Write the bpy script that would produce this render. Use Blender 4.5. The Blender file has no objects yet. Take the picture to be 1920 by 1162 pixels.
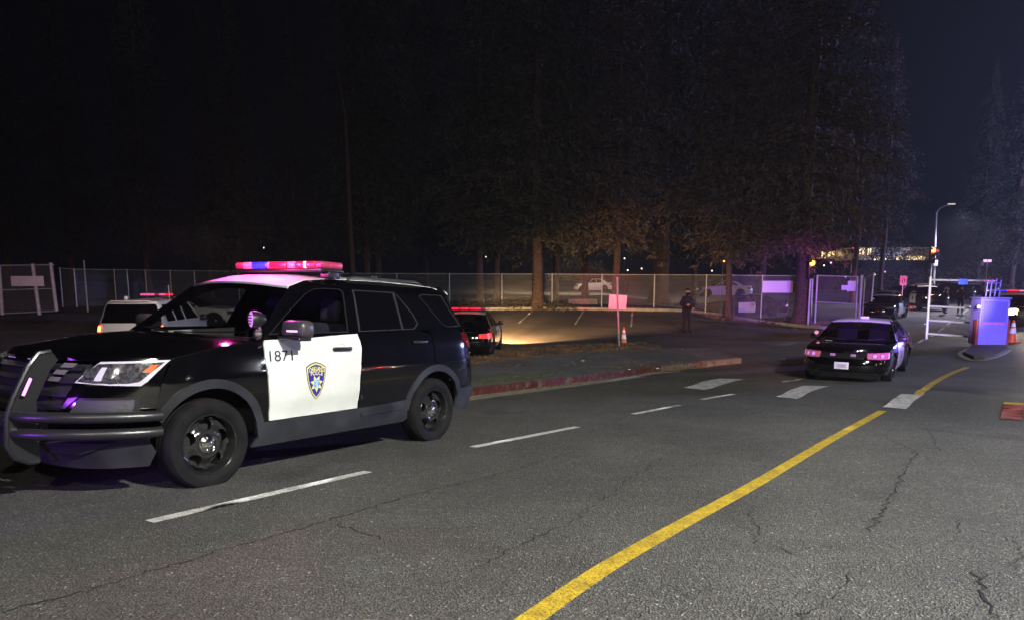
import bpy, bmesh, math, random
from mathutils import Vector, Matrix, noise
from mathutils.geometry import delaunay_2d_cdt
R = math.radians
PI = math.pi
sc = bpy.context.scene
COL = sc.collection
rnd = random.Random(7)

# ------------------------------------------------------------------ camera
FPX, PITCH, CH = 1387.0, math.atan(200/1387), 2.6
cd = bpy.data.cameras.new('camera'); cam = bpy.data.objects.new('camera', cd); COL.objects.link(cam)
cam.location = (0, 0, CH); cam.rotation_euler = (PI/2-PITCH, 0, 0)
cd.sensor_width = 36; cd.lens = 36*FPX/1920; cd.shift_y = 139/1920
cd.clip_start = .05; cd.clip_end = 900
sc.camera = cam
# ------------------------------------------------------------------ world: a night sky with a faint bluish city glow to the right
w = bpy.data.worlds.new('World'); sc.world = w; w.use_nodes = True
nt = w.node_tree; bg = nt.nodes['Background']
tc = nt.nodes.new('ShaderNodeTexCoord'); sx = nt.nodes.new('ShaderNodeSeparateXYZ')
nt.links.new(tc.outputs['Generated'], sx.inputs[0])
rp = nt.nodes.new('ShaderNodeValToRGB'); mr = nt.nodes.new('ShaderNodeMapRange')
mr.inputs[1].default_value = -.25; mr.inputs[2].default_value = .72
nt.links.new(sx.outputs[0], mr.inputs[0]); nt.links.new(mr.outputs[0], rp.inputs[0])
rp.color_ramp.elements[0].color = (.0006, .0006, .0008, 1)
rp.color_ramp.elements[1].color = (.0068, .0072, .0155, 1)
e = rp.color_ramp.elements.new(.62); e.color = (.0014, .0014, .0019, 1)
nt.links.new(rp.outputs[0], bg.inputs[0]); bg.inputs[1].default_value = 1.0
sc.view_settings.view_transform = 'Standard'; sc.view_settings.look = 'None'
sc.view_settings.exposure = 0; sc.view_settings.gamma = 1
sc.render.resolution_x = 1024; sc.render.resolution_y = 619
sc.render.engine = 'CYCLES'

# ------------------------------------------------------------------ lights
def lamp(kind, loc, power, color, size=.1, target=None, angle=60, blend=.5, name='lamp'):
    l = bpy.data.lights.new(name, kind); l.energy = power; l.color = color
    if kind in ('POINT', 'SPOT'): l.shadow_soft_size = size
    if kind == 'SPOT': l.spot_size = R(angle); l.spot_blend = blend
    o = bpy.data.objects.new(name, l); COL.objects.link(o); o.location = loc
    if target is not None:
        o.rotation_euler = (Vector(target)-Vector(loc)).to_track_quat('-Z', 'Y').to_euler()
    return o
# cut-off street lantern above and behind the photographer: it throws its light down on the road only
lamp('SPOT', (7.3, -3.0, 9.5), 17800, (1.0, .99, .90), .22, (7.0, 7.5, -6), 128, .6, name='street_or_fill_spot')
lamp('POINT', (2, -14, 12.0), 4800, (1.0, .90, .78), .4, name='tree_fill_light')  # unseen lamp added as a dim fill on the trees
# spots aimed at single things, added for the police lights near the photographer
lamp('SPOT', (8.5, -2.0, 2.9), 46000, (.20, .13, 1.0), .12, (18.0, 28, .9), 7.5, .5, name='booth_tint_spot')  # added to tint the booth blue violet
lamp('SPOT', (1.5, -1.0, 2.6), 42000, (1.0, .03, .15), .12, (4.0, 26.7, 1.9), 6, .6, name='pink_tint_spot')  # stands in for the sign throwing police light back
lamp('SPOT', (4.0, -2.0, 3.0), 72000, (.38, .08, 1.0), .12, (15.3, 41, 1.3), 10.5, .6, name='violet_spot')  # added to tint the banner and the trunks beside it
lamp('SPOT', (3.0, -2.0, 3.0), 20000, (1.0, .07, .18), .12, (8.2, 32, .2), 9, .9, name='red_police_light')
lamp('SPOT', (-.5, -2.0, 3.2), 6000, (1.0, .42, .70), .12, (-19.6, 30, 1.6), 8, .7, name='pink_tint_spot')  # added to tint the board on the left gate
lamp('SPOT', (-5.3, 1.4, 1.75), 520, (.36, .06, 1.0), .08, (-3.35, 5.0, 1.55), 30, .6, name='violet_spot')
lamp('SPOT', (1.5, -2.5, 5.5), 100000, (1.0, .86, .90), .12, (17.9, 31, 1.5), 5.6, .6, name='gate_fill_light')  # unseen lamp added to brighten the rails of the tubular gate
lamp('SPOT', (10.5, -2.0, 3.2), 150000, (1.0, .10, .42), .12, (26.3, 50, 1.9), 3.5, .7, name='pink_tint_spot')  # added to turn the far square sign pink
# small unseen lights added so that glints are mirrored in the black paint
for (x, y, z, p, c, r) in ((13, 9.6, .7, 26, (1, .95, .85), .07), (15, 11.2, .9, 20, (1, .05, .05), .09), (15.6, 11.3, .9, 24, (.9, 1, .95), .08), (18, 10.0, 2.2, 26, (1, .9, .8), .07), (20, 13.4, 1.4, 22, (1, .08, .08), .10),
                           (14, 6.0, .5, 20, (.9, .95, 1), .06), (22, 9, 3.5, 50, (.9, .92, 1), .10), (12, 3.0, .8, 16, (1, .9, .8), .06), (25, 15.5, 1.0, 30, (1, .9, .7), .09), (17, 2.0, 2.6, 40, (1, .95, .9), .08),
                           (16, 8.2, .3, 18, (1, .1, .06), .07), (24, 12, .6, 26, (1, 1, .95), .07), (9, -2.0, 1.0, 20, (1, .9, .8), .05), (5, -8, 1.2, 26, (1, .95, .85), .07), (1, -9, 1.0, 22, (1, .9, .8), .07), (-3, -7, 1.6, 16, (1, .3, .3), .07)):
    lamp('POINT', (x, y, z), p, c, r, name='glint_light')

# ------------------------------------------------------------------ materials
M = {}
def mat(name, col, rough=.7, metal=0, coat=0, var=0, vscale=8, bump=0, bscale=60, emit=None, es=0, spec=None):
    m = bpy.data.materials.new(name); m.use_nodes = True; n = m.node_tree; b = n.nodes['Principled BSDF']
    c = tuple(col)+(1,)
    b.inputs['Base Color'].default_value = c; b.inputs['Roughness'].default_value = rough
    b.inputs['Metallic'].default_value = metal
    if coat: b.inputs['Coat Weight'].default_value = coat; b.inputs['Coat Roughness'].default_value = .03
    if spec is not None: b.inputs['Specular IOR Level'].default_value = spec
    if emit: b.inputs['Emission Color'].default_value = tuple(emit)+(1,); b.inputs['Emission Strength'].default_value = es
    if var or bump:
        t = n.nodes.new('ShaderNodeTexCoord')
    if var:
        nz = n.nodes.new('ShaderNodeTexNoise'); nz.inputs['Scale'].default_value = vscale; nz.inputs['Detail'].default_value = 6
        n.links.new(t.outputs['Object'], nz.inputs[0])
        r = n.nodes.new('ShaderNodeValToRGB'); n.links.new(nz.outputs[0], r.inputs[0])
        r.color_ramp.elements[0].position = .3; r.color_ramp.elements[1].position = .7
        r.color_ramp.elements[0].color = tuple(v*(1-var) for v in col)+(1,)
        r.color_ramp.elements[1].color = tuple(min(1, v*(1+var)) for v in col)+(1,)
        n.links.new(r.outputs[0], b.inputs['Base Color'])
    if bump:
        nz2 = n.nodes.new('ShaderNodeTexNoise'); nz2.inputs['Scale'].default_value = bscale; nz2.inputs['Detail'].default_value = 4
        n.links.new(t.outputs['Object'], nz2.inputs[0])
        bp = n.nodes.new('ShaderNodeBump'); bp.inputs['Strength'].default_value = bump; bp.inputs['Distance'].default_value = .02
        n.links.new(nz2.outputs[0], bp.inputs['Height']); n.links.new(bp.outputs[0], b.inputs['Normal'])
    M[name] = m; return m
def emis(name, col, s, cells=0):
    m = mat(name, tuple(min(1, c*.5) for c in col), .3, emit=col, es=s, coat=.6)
    if cells:      # rows of separate diodes behind the lens
        n = m.node_tree; b = n.nodes['Principled BSDF']; t = n.nodes.new('ShaderNodeTexCoord'); v = n.nodes.new('ShaderNodeTexVoronoi')
        v.inputs['Scale'].default_value = cells; v.inputs['Randomness'].default_value = .35; n.links.new(t.outputs['Object'], v.inputs[0])
        r = n.nodes.new('ShaderNodeMapRange'); r.inputs[1].default_value = .1; r.inputs[2].default_value = .6; r.inputs[3].default_value = s*2.0; r.inputs[4].default_value = s*.35
        n.links.new(v.outputs['Distance'], r.inputs[0]); n.links.new(r.outputs[0], b.inputs['Emission Strength'])
    return m
def mat2(name, c1, c2, rough, scale, p0, p1, bump=.3, bscale=90, fine=0, c3=None):
    m = mat(name, c1, rough, bump=bump, bscale=bscale); n = m.node_tree; b = n.nodes['Principled BSDF']; t = n.nodes.new('ShaderNodeTexCoord')
    nz = n.nodes.new('ShaderNodeTexNoise'); nz.inputs['Scale'].default_value = scale; nz.inputs['Detail'].default_value = 8; nz.inputs['Roughness'].default_value = .7
    n.links.new(t.outputs['Object'], nz.inputs[0]); r = n.nodes.new('ShaderNodeValToRGB'); n.links.new(nz.outputs[0], r.inputs[0])
    r.color_ramp.elements[0].position = p0; r.color_ramp.elements[1].position = p1
    r.color_ramp.elements[0].color = tuple(c1)+(1,); r.color_ramp.elements[1].color = tuple(c2)+(1,); out = r.outputs[0]
    if fine:
        nf = n.nodes.new('ShaderNodeTexVoronoi'); nf.inputs['Scale'].default_value = fine; n.links.new(t.outputs['Object'], nf.inputs[0]); sc_ = n.nodes.new('ShaderNodeSeparateColor'); n.links.new(nf.outputs['Color'], sc_.inputs[0])
        r2 = n.nodes.new('ShaderNodeValToRGB'); n.links.new(sc_.outputs[0], r2.inputs[0]); r2.color_ramp.elements[0].position = .0; r2.color_ramp.elements[0].color = (.35, .35, .35, 1); r2.color_ramp.elements[1].position = .45
        r2.color_ramp.elements[1].color = (1, 1, 1, 1); k = n.nodes.new('ShaderNodeMix'); k.data_type = 'RGBA'; k.blend_type = 'MULTIPLY'; k.inputs[0].default_value = 1
        n.links.new(out, k.inputs[6]); n.links.new(r2.outputs[0], k.inputs[7]); out = k.outputs[2]
    n.links.new(out, b.inputs['Base Color']); return m
mat2('black_paint', (.0006, .0006, .0010), (.0022, .0021, .0022), .10, 2.2, .4, .75, bump=0)
M['black_paint'].node_tree.nodes['Principled BSDF'].inputs['Coat Weight'].default_value = 1
M['black_paint'].node_tree.nodes['Principled BSDF'].inputs['Coat Roughness'].default_value = .03
mat2('white_paint', (.60, .62, .585), (.50, .505, .475), .28, 1.6, .45, .8, bump=.04, bscale=6)
M['white_paint'].node_tree.nodes['Principled BSDF'].inputs['Coat Weight'].default_value = .6
mat('grey_paint', (.30, .29, .27), .3, coat=.5, var=.05, vscale=3)
mat('silver_paint', (.42, .42, .41), .25, .3, coat=.6)
mat('cladding', (.019, .020, .023), .55, var=.5, vscale=3.5, bump=.05, bscale=400, spec=.25)
mat('black_plastic', (.010, .010, .012), .35)
mat('matt_black', (.004, .004, .005), .9)
mat('tube_black', (.014, .014, .016), .33)
mat('rubber', (.0085, .0085, .009), .75, var=.4, vscale=9, spec=.12)
mat('rim_black', (.014, .014, .015), .14, coat=1)
mat('chrome', (.75, .74, .70), .12, 1)
mat('dull_chrome', (.5, .5, .48), .3, 1)
mat('privacy', (.0015, .0015, .002), .03, coat=.3)
mat('seat', (.035, .03, .05), .8)
mat('trim', (.035, .035, .04), .3, .3)
mat('mirror_cap', (.045, .038, .042), .35)
mat('ink', (.01, .008, .03), .5)
mat('shield_blue', (.022, .012, .30), .4); mat('shield_gold', (.60, .56, .16), .45)
mat('star_yellow', (.85, .80, .06), .45); mat('seal_blue', (.10, .30, .62), .5, var=.6, vscale=60)
mat('seal_grey', (.42, .42, .48), .5, var=.3, vscale=60)
mat('amber', (.50, .10, .008), .2, coat=1); mat('lamp_clear', (.28, .28, .30), .06, .85, coat=1, var=.7, vscale=40)
mat('lamp_mid', (.10, .10, .11), .12, .6, coat=1, var=.8, vscale=35); mat('lamp_white', (.48, .46, .50), .2, coat=.6); mat('lamp_dark', (.015, .015, .018), .1, coat=1)
mat('chip', (.11, .10, .10), .4)
mat('fog_grey', (.035, .034, .042), .4, bump=.3, bscale=300)
mat('dry_dirt', (.10, .075, .045), 1, var=.5, vscale=3, bump=.6, bscale=20)
mat('galvanised', (.34, .34, .36), .45, .12, var=.2, vscale=12)
mat('sign_white', (.55, .50, .54), .5, var=.06, vscale=6)
mat('sign_lavender', (.62, .50, .80), .5)
mat('sign_red', (.55, .02, .03), .5); mat('sign_blue', (.05, .10, .5), .5); mat('sign_mark', (.05, .03, .05), .6)
mat('booth_paint', (.26, .21, .72), .5, var=.08, vscale=2); mat('booth_panel', (.17, .15, .58), .35)
mat('rust_red', (.30, .05, .035), .7, var=.3, vscale=9)
mat('cone_orange', (.85, .14, .02), .5); mat('cone_white', (.85, .82, .80), .4)
mat('concrete', (.27, .25, .22), .9, var=.3, vscale=5, bump=.2, bscale=60)
mat('bark', (.060, .036, .031), 1, var=.5, vscale=9, bump=.8, bscale=12)
mat('skin', (.50, .28, .20), .6); mat('uniform', (.012, .013, .022), .9, var=.3, vscale=30)
mat('belt', (.004, .004, .004), .4); mat('badge', (.7, .7, .65), .2, 1)
mat('wood_wall', (.28, .24, .18), .9, var=.3, vscale=2); mat('roof_dark', (.03, .028, .026), .9)
mat('plate_white', (.70, .68, .78), .4)
mat('hub_dark', (.01, .01, .01), .6)
emis('bar_red', (1, .012, .05), 1.5, 26); emis('bar_blue', (.03, .05, 1), 1.1, 26); emis('bar_pink', (1, .16, .42), 1.0, 26)
emis('bar_dimred', (.55, .05, .14), .32, 26); emis('bar_lilac', (.75, .35, .8), .9); emis('bar_hot', (1, .75, .82), 2)
emis('tail_red', (1, .01, .008), 5); emis('tail_core', (1, .36, .08), 5); mat('tail_dim', (.10, .003, .004), .12, coat=1, var=.5, vscale=50)
emis('head_hot', (1, .93, .62), 60); emis('head_warm', (1, .8, .4), 14); emis('glare_glow', (1, .78, .25), 1.6); emis('lilac_lamp', (.82, .22, 1), 3.2)
emis('lilac_face', (.85, .30, 1), 1.0); emis('lilac_dim', (.55, .25, .85), .9); emis('pink_lamp', (1, .35, .6), .55, 40)
emis('signal_orange', (1, .13, .015), 30); emis('window_warm', (1, .72, .30), 2.0); emis('window_dim', (.9, .6, .28), .5)
emis('wall_glow', (1, .66, .28), .10); emis('small_white', (1, .9, .75), 2.5); emis('street_head', (.8, .75, .65), .8)  # the house wall glows of itself, standing in for lamplight on it
emis('red_text', (1, .10, .18), .9)

def glass(name, tint, gl=.6):
    m = bpy.data.materials.new(name); m.use_nodes = True; n = m.node_tree; n.nodes.clear()
    o = n.nodes.new('ShaderNodeOutputMaterial'); mx = n.nodes.new('ShaderNodeMixShader')
    t = n.nodes.new('ShaderNodeBsdfTransparent'); g = n.nodes.new('ShaderNodeBsdfGlossy'); f = n.nodes.new('ShaderNodeLayerWeight'); f.inputs[0].default_value = .5
    p = n.nodes.new('ShaderNodeMath'); p.operation = 'POWER'; p.inputs[1].default_value = 5; n.links.new(f.outputs['Facing'], p.inputs[0])
    q = n.nodes.new('ShaderNodeMath'); q.operation = 'MULTIPLY_ADD'; q.inputs[1].default_value = .5; q.inputs[2].default_value = .03; n.links.new(p.outputs[0], q.inputs[0])
    t.inputs[0].default_value = tuple(tint)+(1,); g.inputs['Roughness'].default_value = .02
    g.inputs[0].default_value = (gl, gl, gl, 1)
    n.links.new(q.outputs[0], mx.inputs[0]); n.links.new(t.outputs[0], mx.inputs[1]); n.links.new(g.outputs[0], mx.inputs[2])
    n.links.new(mx.outputs[0], o.inputs[0]); M[name] = m
glass('clear_glass', (.87, .88, .89)); glass('dark_glass', (.55, .56, .58))

def wire_mat(name, col, dens, scale):
    # woven diamond wire: opaque wires, open diamonds
    m = bpy.data.materials.new(name); m.use_nodes = True; n = m.node_tree; b = n.nodes['Principled BSDF']
    b.inputs['Base Color'].default_value = tuple(col)+(1,); b.inputs['Roughness'].default_value = .6; b.inputs['Metallic'].default_value = .2
    uv = n.nodes.new('ShaderNodeUVMap'); s = n.nodes.new('ShaderNodeSeparateXYZ'); n.links.new(uv.outputs[0], s.inputs[0])
    def mth(op, a, bb):
        k = n.nodes.new('ShaderNodeMath'); k.operation = op
        for i, v in enumerate((a, bb)):
            if v is None: continue
            if isinstance(v, (int, float)): k.inputs[i].default_value = v
            else: n.links.new(v, k.inputs[i])
        return k.outputs[0]
    a = mth('ADD', s.outputs[0], s.outputs[1]); c = mth('SUBTRACT', s.outputs[0], s.outputs[1])
    fa = mth('FRACT', mth('MULTIPLY', a, scale), None); fc = mth('FRACT', mth('MULTIPLY', c, scale), None)
    la = mth('LESS_THAN', fa, dens); lc = mth('LESS_THAN', fc, dens)
    k = mth('MAXIMUM', la, lc)
    n.links.new(k, b.inputs['Alpha']); M[name] = m
wire_mat('chain_wire', (.30, .29, .29), .07, 12)

# ------------------------------------------------------------------ terrain
def sm(a, b, x):
    t = max(0, min(1, (x-a)/(b-a))); return t*t*(3-2*t)
def g(X, Y):
    z = .068*1.5*math.log1p(math.exp(min(30, (19.8-Y)/1.5))) if Y > -25 else .068*(19.8-Y)
    z += max(0, Y-30)*.008*(1-sm(90, 140, Y)) + .5*sm(90, 140, Y)
    z += (.042*(max(0, min(Y, 44)-26)))*(1-sm(8, 15, X))*(1-sm(70, 90, Y)*.3)
    z += 1.0*sm(-15, -23, X)*sm(20, 30, Y)*(1-sm(60, 80, Y))*.5
    z += hump(X, Y)
    return z
HA, HB = Vector((3.85, 15.6)), Vector((7.35, 10.2))
HD = (HB-HA).normalized(); HN = Vector((-HD.y, HD.x))
HN = HN if HN.y > 0 else -HN
def hump(X, Y):
    p = Vector((X, Y))-HA; t = p.dot(HN)-.0; s = p.dot(HD)
    if t < 0 or t > 3.4 or s < -2.6 or s > 9: return 0
    e = sm(-2.6, -1.6, s)*(1-sm(8, 9, s))
    return .085*math.sin(PI*t/3.4)*e
p_ = PITCH
FW = Vector((0, math.cos(p_), -math.sin(p_))); UP = Vector((0, math.sin(p_), math.cos(p_))); RT = Vector((1, 0, 0))
CP = Vector((0, 0, CH))
def ray(x, y): return FW+RT*((x-960)/FPX)+UP*((720-y)/FPX)
def P(x, y, lift=0):
    r = ray(x, y); a = 2.0; b = a
    while b < 500:
        q = CP+r*b
        if q.z < g(q.x, q.y)+lift: break
        a = b; b *= 1.01
    for _ in range(30):
        c = (a+b)/2; q = CP+r*c
        if q.z < g(q.x, q.y)+lift: b = c
        else: a = c
    q = CP+r*b; return Vector((q.x, q.y, g(q.x, q.y)))
def at(x, y, Y):          # point of the sight line at depth Y (world y)
    r = ray(x, y); return CP+r*(Y/r.y)
def G(X, Y): return Vector((X, Y, g(X, Y)))

# ------------------------------------------------------------------ helpers
def tag(o, label=None, cat=None, group=None, kind=None):
    if label: o['label'] = label
    if cat: o['category'] = cat
    if group: o['group'] = group
    if kind: o['kind'] = kind
    return o
def thing(name, label, cat, loc=(0, 0, 0), rz=0, group=None):
    o = bpy.data.objects.new(name, None); COL.objects.link(o); o.location = loc; o.rotation_euler = (0, 0, rz)
    o.empty_display_size = .2
    return tag(o, label, cat, group)
def link(name, me, m, parent=None, smooth=False):
    o = bpy.data.objects.new(name, me); COL.objects.link(o)
    for x in (m if isinstance(m, (list, tuple)) else [m]):
        me.materials.append(M[x] if isinstance(x, str) else x)
    if parent: o.parent = parent
    if smooth:
        me.polygons.foreach_set('use_smooth', [True]*len(me.polygons))
    me.update(); return o
def thing0(name, parent, loc, rz=0):
    o = bpy.data.objects.new(name, None); COL.objects.link(o); o.parent = parent; o.location = loc; o.rotation_euler = (0, 0, rz); return o
def fromdata(name, V, F, m, parent=None, smooth=False, ang=None):
    me = bpy.data.meshes.new(name); me.from_pydata([tuple(v) for v in V], [], F)
    if ang is not None:
        bm = bmesh.new(); bm.from_mesh(me); bmesh.ops.recalc_face_normals(bm, faces=bm.faces); bm.normal_update()
        for f in bm.faces: f.smooth = True
        for e in bm.edges:
            e.smooth = not (len(e.link_faces) != 2 or e.calc_face_angle(0) > ang)
        bm.to_mesh(me); bm.free()
    return link(name, me, m, parent, smooth and ang is None)
def bobj(name, bm, m, parent=None, ang=.7, recalc=True):
    if recalc: bmesh.ops.recalc_face_normals(bm, faces=bm.faces)
    bm.normal_update()
    for f in bm.faces: f.smooth = True
    for e in bm.edges: e.smooth = not (len(e.link_faces) != 2 or e.calc_face_angle(0) > ang)
    me = bpy.data.meshes.new(name); bm.to_mesh(me); bm.free()
    return link(name, me, m, parent)
def add_box(bm, size, loc, bev=0, rot=None, taper=None):
    r = bmesh.ops.create_cube(bm, size=1); vs = r['verts']
    for v in vs:
        k = 1.0
        if taper and v.co.z > 0: k = taper
        v.co = Vector((v.co.x*size[0]*k, v.co.y*size[1]*k, v.co.z*size[2]))
    if bev:
        es = list({e for v in vs for e in v.link_edges})
        rr = bmesh.ops.bevel(bm, geom=es, offset=bev, segments=3, affect='EDGES', profile=.5)
        vs = list({v for f in rr['faces'] for v in f.verts} | {v for v in vs if v.is_valid})
    mt = Matrix.Translation(loc) @ (rot.to_4x4() if rot else Matrix.Identity(4))
    for v in vs: v.co = mt @ v.co
    return vs
def rbox(name, size, loc, bev, m, parent, rot=None, taper=None):
    bm = bmesh.new(); add_box(bm, size, loc, bev, rot, taper); return bobj(name, bm, m, parent)
def add_tube(bm, pts, r, seg=10, r2=None, cap=True):
    pts = [Vector(p) for p in pts]; rings = []; n = len(pts)
    up = Vector((0, 0, 1)); prev = None
    for i, p in enumerate(pts):
        d = (pts[min(i+1, n-1)]-pts[max(i-1, 0)]).normalized()
        if prev is None:
            a = d.cross(up); a = a if a.length > .05 else d.cross(Vector((1, 0, 0)))
        else: a = prev-d*prev.dot(d)
        a.normalize(); prev = a; b = d.cross(a)
        if isinstance(r, (list, tuple)): rr = r[i]
        else: rr = r if r2 is None else r+(r2-r)*i/(n-1)
        rings.append([bm.verts.new(p+(a*math.cos(2*PI*k/seg)+b*math.sin(2*PI*k/seg))*rr) for k in range(seg)])
    for i in range(n-1):
        for k in range(seg):
            bm.faces.new((rings[i][k], rings[i][(k+1) % seg], rings[i+1][(k+1) % seg], rings[i+1][k]))
    if cap: bm.faces.new(rings[0][::-1]); bm.faces.new(rings[-1])
def tube(name, pts, r, m, parent=None, seg=10, r2=None):
    bm = bmesh.new(); add_tube(bm, pts, r, seg, r2); return bobj(name, bm, m, parent)
def lathe(name, prof, m, parent=None, axis='y', seg=40, loc=(0, 0, 0)):
    # prof: (axial, radius)
    V = []; F = []; n = len(prof)
    for i, (a, r) in enumerate(prof):
        for k in range(seg):
            t = 2*PI*k/seg
            if axis == 'y': V.append((loc[0]+r*math.cos(t), loc[1]+a, loc[2]+r*math.sin(t)))
            elif axis == 'x': V.append((loc[0]+a, loc[1]+r*math.cos(t), loc[2]+r*math.sin(t)))
            else: V.append((loc[0]+r*math.cos(t), loc[1]+r*math.sin(t), loc[2]+a))
    for i in range(n-1):
        for k in range(seg):
            F.append((i*seg+k, i*seg+(k+1) % seg, (i+1)*seg+(k+1) % seg, (i+1)*seg+k))
    return fromdata(name, V, F, m, parent, ang=.6)
def inpoly(p, poly):
    c = False; j = len(poly)-1
    for i in range(len(poly)):
        a, b = poly[i], poly[j]
        if (a[1] > p[1]) != (b[1] > p[1]) and p[0] < (b[0]-a[0])*(p[1]-a[1])/(b[1]-a[1])+a[0]: c = not c
        j = i
    return c
def dens(poly, step):
    out = []
    for i in range(len(poly)):
        a, b = Vector(poly[i]), Vector(poly[(i+1) % len(poly)]); n = max(1, int((b-a).length/step+.5))
        for k in range(n): out.append(a+(b-a)*k/n)
    return out
def tri2d(outer, holes=(), step=.05):
    loops = [dens(outer, step)]+[dens(h, step) for h in holes]
    V = []; E = []
    for lp in loops:
        b = len(V); V += lp; E += [(b+i, b+(i+1) % len(lp)) for i in range(len(lp))]
    xs = [v.x for v in loops[0]]; ys = [v.y for v in loops[0]]
    x = min(xs)+step*.51
    while x < max(xs):
        y = min(ys)+step*.49
        while y < max(ys):
            p = (x, y)
            if inpoly(p, loops[0]) and not any(inpoly(p, h) for h in loops[1:]):
                if min((v-Vector(p)).length for lp in loops for v in lp) > step*.45: V.append(Vector(p))
            y += step
        x += step
    ov, oe, of, *_ = delaunay_2d_cdt(V, E, [], 0, 1e-6)
    F = []
    for f in of:
        c = sum((ov[i] for i in f), Vector((0, 0)))/len(f)
        if inpoly(c, loops[0]) and not any(inpoly(c, h) for h in loops[1:]): F.append(tuple(f))
    return ov, F
def arc(cx, cz, r, a0, a1, n=14):
    return [(cx+r*math.cos(R(a0+(a1-a0)*i/n)), cz+r*math.sin(R(a0+(a1-a0)*i/n))) for i in range(n+1)]
def lerp_tab(tab, z):
    if z <= tab[0][0]: return tab[0][1]
    for i in range(len(tab)-1):
        a, b = tab[i], tab[i+1]
        if z <= b[0]:
            # monotone-ish hermite for smooth panels
            h = b[0]-a[0]; t = (z-a[0])/h; d = (b[1]-a[1])/h
            def slope(k):
                if k <= 0 or k >= len(tab)-1: return d
                s0 = (tab[k][1]-tab[k-1][1])/(tab[k][0]-tab[k-1][0]); s1 = (tab[k+1][1]-tab[k][1])/(tab[k+1][0]-tab[k][0])
                return 0 if s0*s1 <= 0 else 2*s0*s1/(s0+s1)
            m0, m1 = slope(i), slope(i+1)
            return ((2*t**3-3*t**2+1)*a[1]+(t**3-2*t**2+t)*h*m0+(-2*t**3+3*t**2)*b[1]+(t**3-t**2)*h*m1)
    return tab[-1][1]
def text2d(body, size):
    cu = bpy.data.curves.new('t', 'FONT'); cu.body = body; cu.size = size; cu.align_x = 'CENTER'; cu.align_y = 'CENTER'
    o = bpy.data.objects.new('t', cu); COL.objects.link(o)
    dg = bpy.context.evaluated_depsgraph_get(); me = bpy.data.meshes.new_from_object(o.evaluated_get(dg))
    V = [v.co.copy() for v in me.vertices]; F = [tuple(p.vertices) for p in me.polygons]
    bpy.data.objects.remove(o); bpy.data.meshes.remove(me); return V, F

# ------------------------------------------------------------------ car bodies: every panel is an outline laid on the car's curved flank
class Body:
    def __init__(s, W, XN, XT, xcf, xcr, nf, nr, zr=.7, barrel=.02):
        s.W, s.XN, s.XT, s.xcf, s.xcr, s.pf, s.pr, s.barrel = W, XN, XT, xcf, xcr, 2/nf, 2/nr, barrel
        s.tf = s._table(lerp_tab(XN, zr)-xcf, lerp_tab(W, zr), s.pf); s.tr = s._table(xcr-lerp_tab(XT, zr), lerp_tab(W, zr), s.pr)
        s.sf = xcf+s.tf[-1][0]; s.sr = xcr-s.tr[-1][0]
    def _table(s, a, b, p):
        out = [(0, 0)]; L = 0; q = (0, b); N = 400
        for i in range(1, N+1):
            th = PI/2*i/N; c = (a*math.sin(th)**p, b*max(0, math.cos(th))**p); L += math.hypot(c[0]-q[0], c[1]-q[1]); q = c; out.append((L, th))
        return out
    def _th(s, t, u):
        u = max(0, min(t[-1][0], u)); lo, hi = 0, len(t)-1
        while hi-lo > 1:
            m = (lo+hi)//2
            if t[m][0] < u: lo = m
            else: hi = m
        a, b = t[lo], t[hi]; return a[1]+(b[1]-a[1])*(u-a[0])/max(1e-9, b[0]-a[0])
    def m(s, q, z):
        w = lerp_tab(s.W, z)
        if q > s.xcf:
            th = s._th(s.tf, q-s.xcf); a = lerp_tab(s.XN, z)-s.xcf
            x = s.xcf+a*math.sin(th)**s.pf; y = w*max(0, math.cos(th))**s.pf
        elif q < s.xcr:
            th = s._th(s.tr, s.xcr-q); a = s.xcr-lerp_tab(s.XT, z)
            x = s.xcr-a*math.sin(th)**s.pr; y = w*max(0, math.cos(th))**s.pr
        else: x, y = q, w
        return Vector((x, y*(1-s.barrel*(x/2.4)**2), z))
    def mo(s, q, z, off):
        p = s.m(q, z)
        if not off: return p
        e = .004
        du = s.m(q+e, z)-s.m(q-e, z); dv = s.m(q, z+e)-s.m(q, z-e); n = du.cross(dv)
        if n.length < 1e-9: return p
        n.normalize()
        if n.y < 0 or (abs(n.y) < .2 and n.x*p.x < 0): n = -n
        return p+n*off
    def sy(s, y, z, front=True):      # panel coordinate where the flank is at half-width y
        lo, hi = (s.xcf, s.sf) if front else (s.xcr, s.sr)
        for _ in range(40):
            c = (lo+hi)/2
            if s.m(c, z).y > y: lo = c
            else: hi = c
        return lo
    def panel(s, name, outer, m, parent, holes=(), off=0, th=.014, sides=(1,), step=.06):
        V2, F2 = tri2d(outer, holes, step); V = []; F = []
        for sd in sides:
            b = len(V); n = len(V2)
            for v in V2: q = s.mo(v.x, v.y, off); V.append((q.x, q.y*sd, q.z))
            for v in V2: q = s.mo(v.x, v.y, off-th); V.append((q.x, q.y*sd, q.z))
            cnt = {}
            for f in F2:
                for i in range(3):
                    k = (f[i], f[(i+1) % 3]); cnt[k] = 1
            for f in F2:
                F.append(tuple(b+i for i in f)); F.append(tuple(b+n+i for i in f[::-1]))
            for (i, j) in cnt:
                if (j, i) not in cnt: F.append((b+j, b+i, b+n+i, b+n+j))
        return fromdata(name, V, F, m, parent, ang=.6)
    def decal(s, name, V, F, m, parent, off, sd=1):
        return fromdata(name, [(q.x, q.y*sd, q.z) for q in (s.mo(v[0], v[1], off) for v in V)], F, m, parent)
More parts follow.
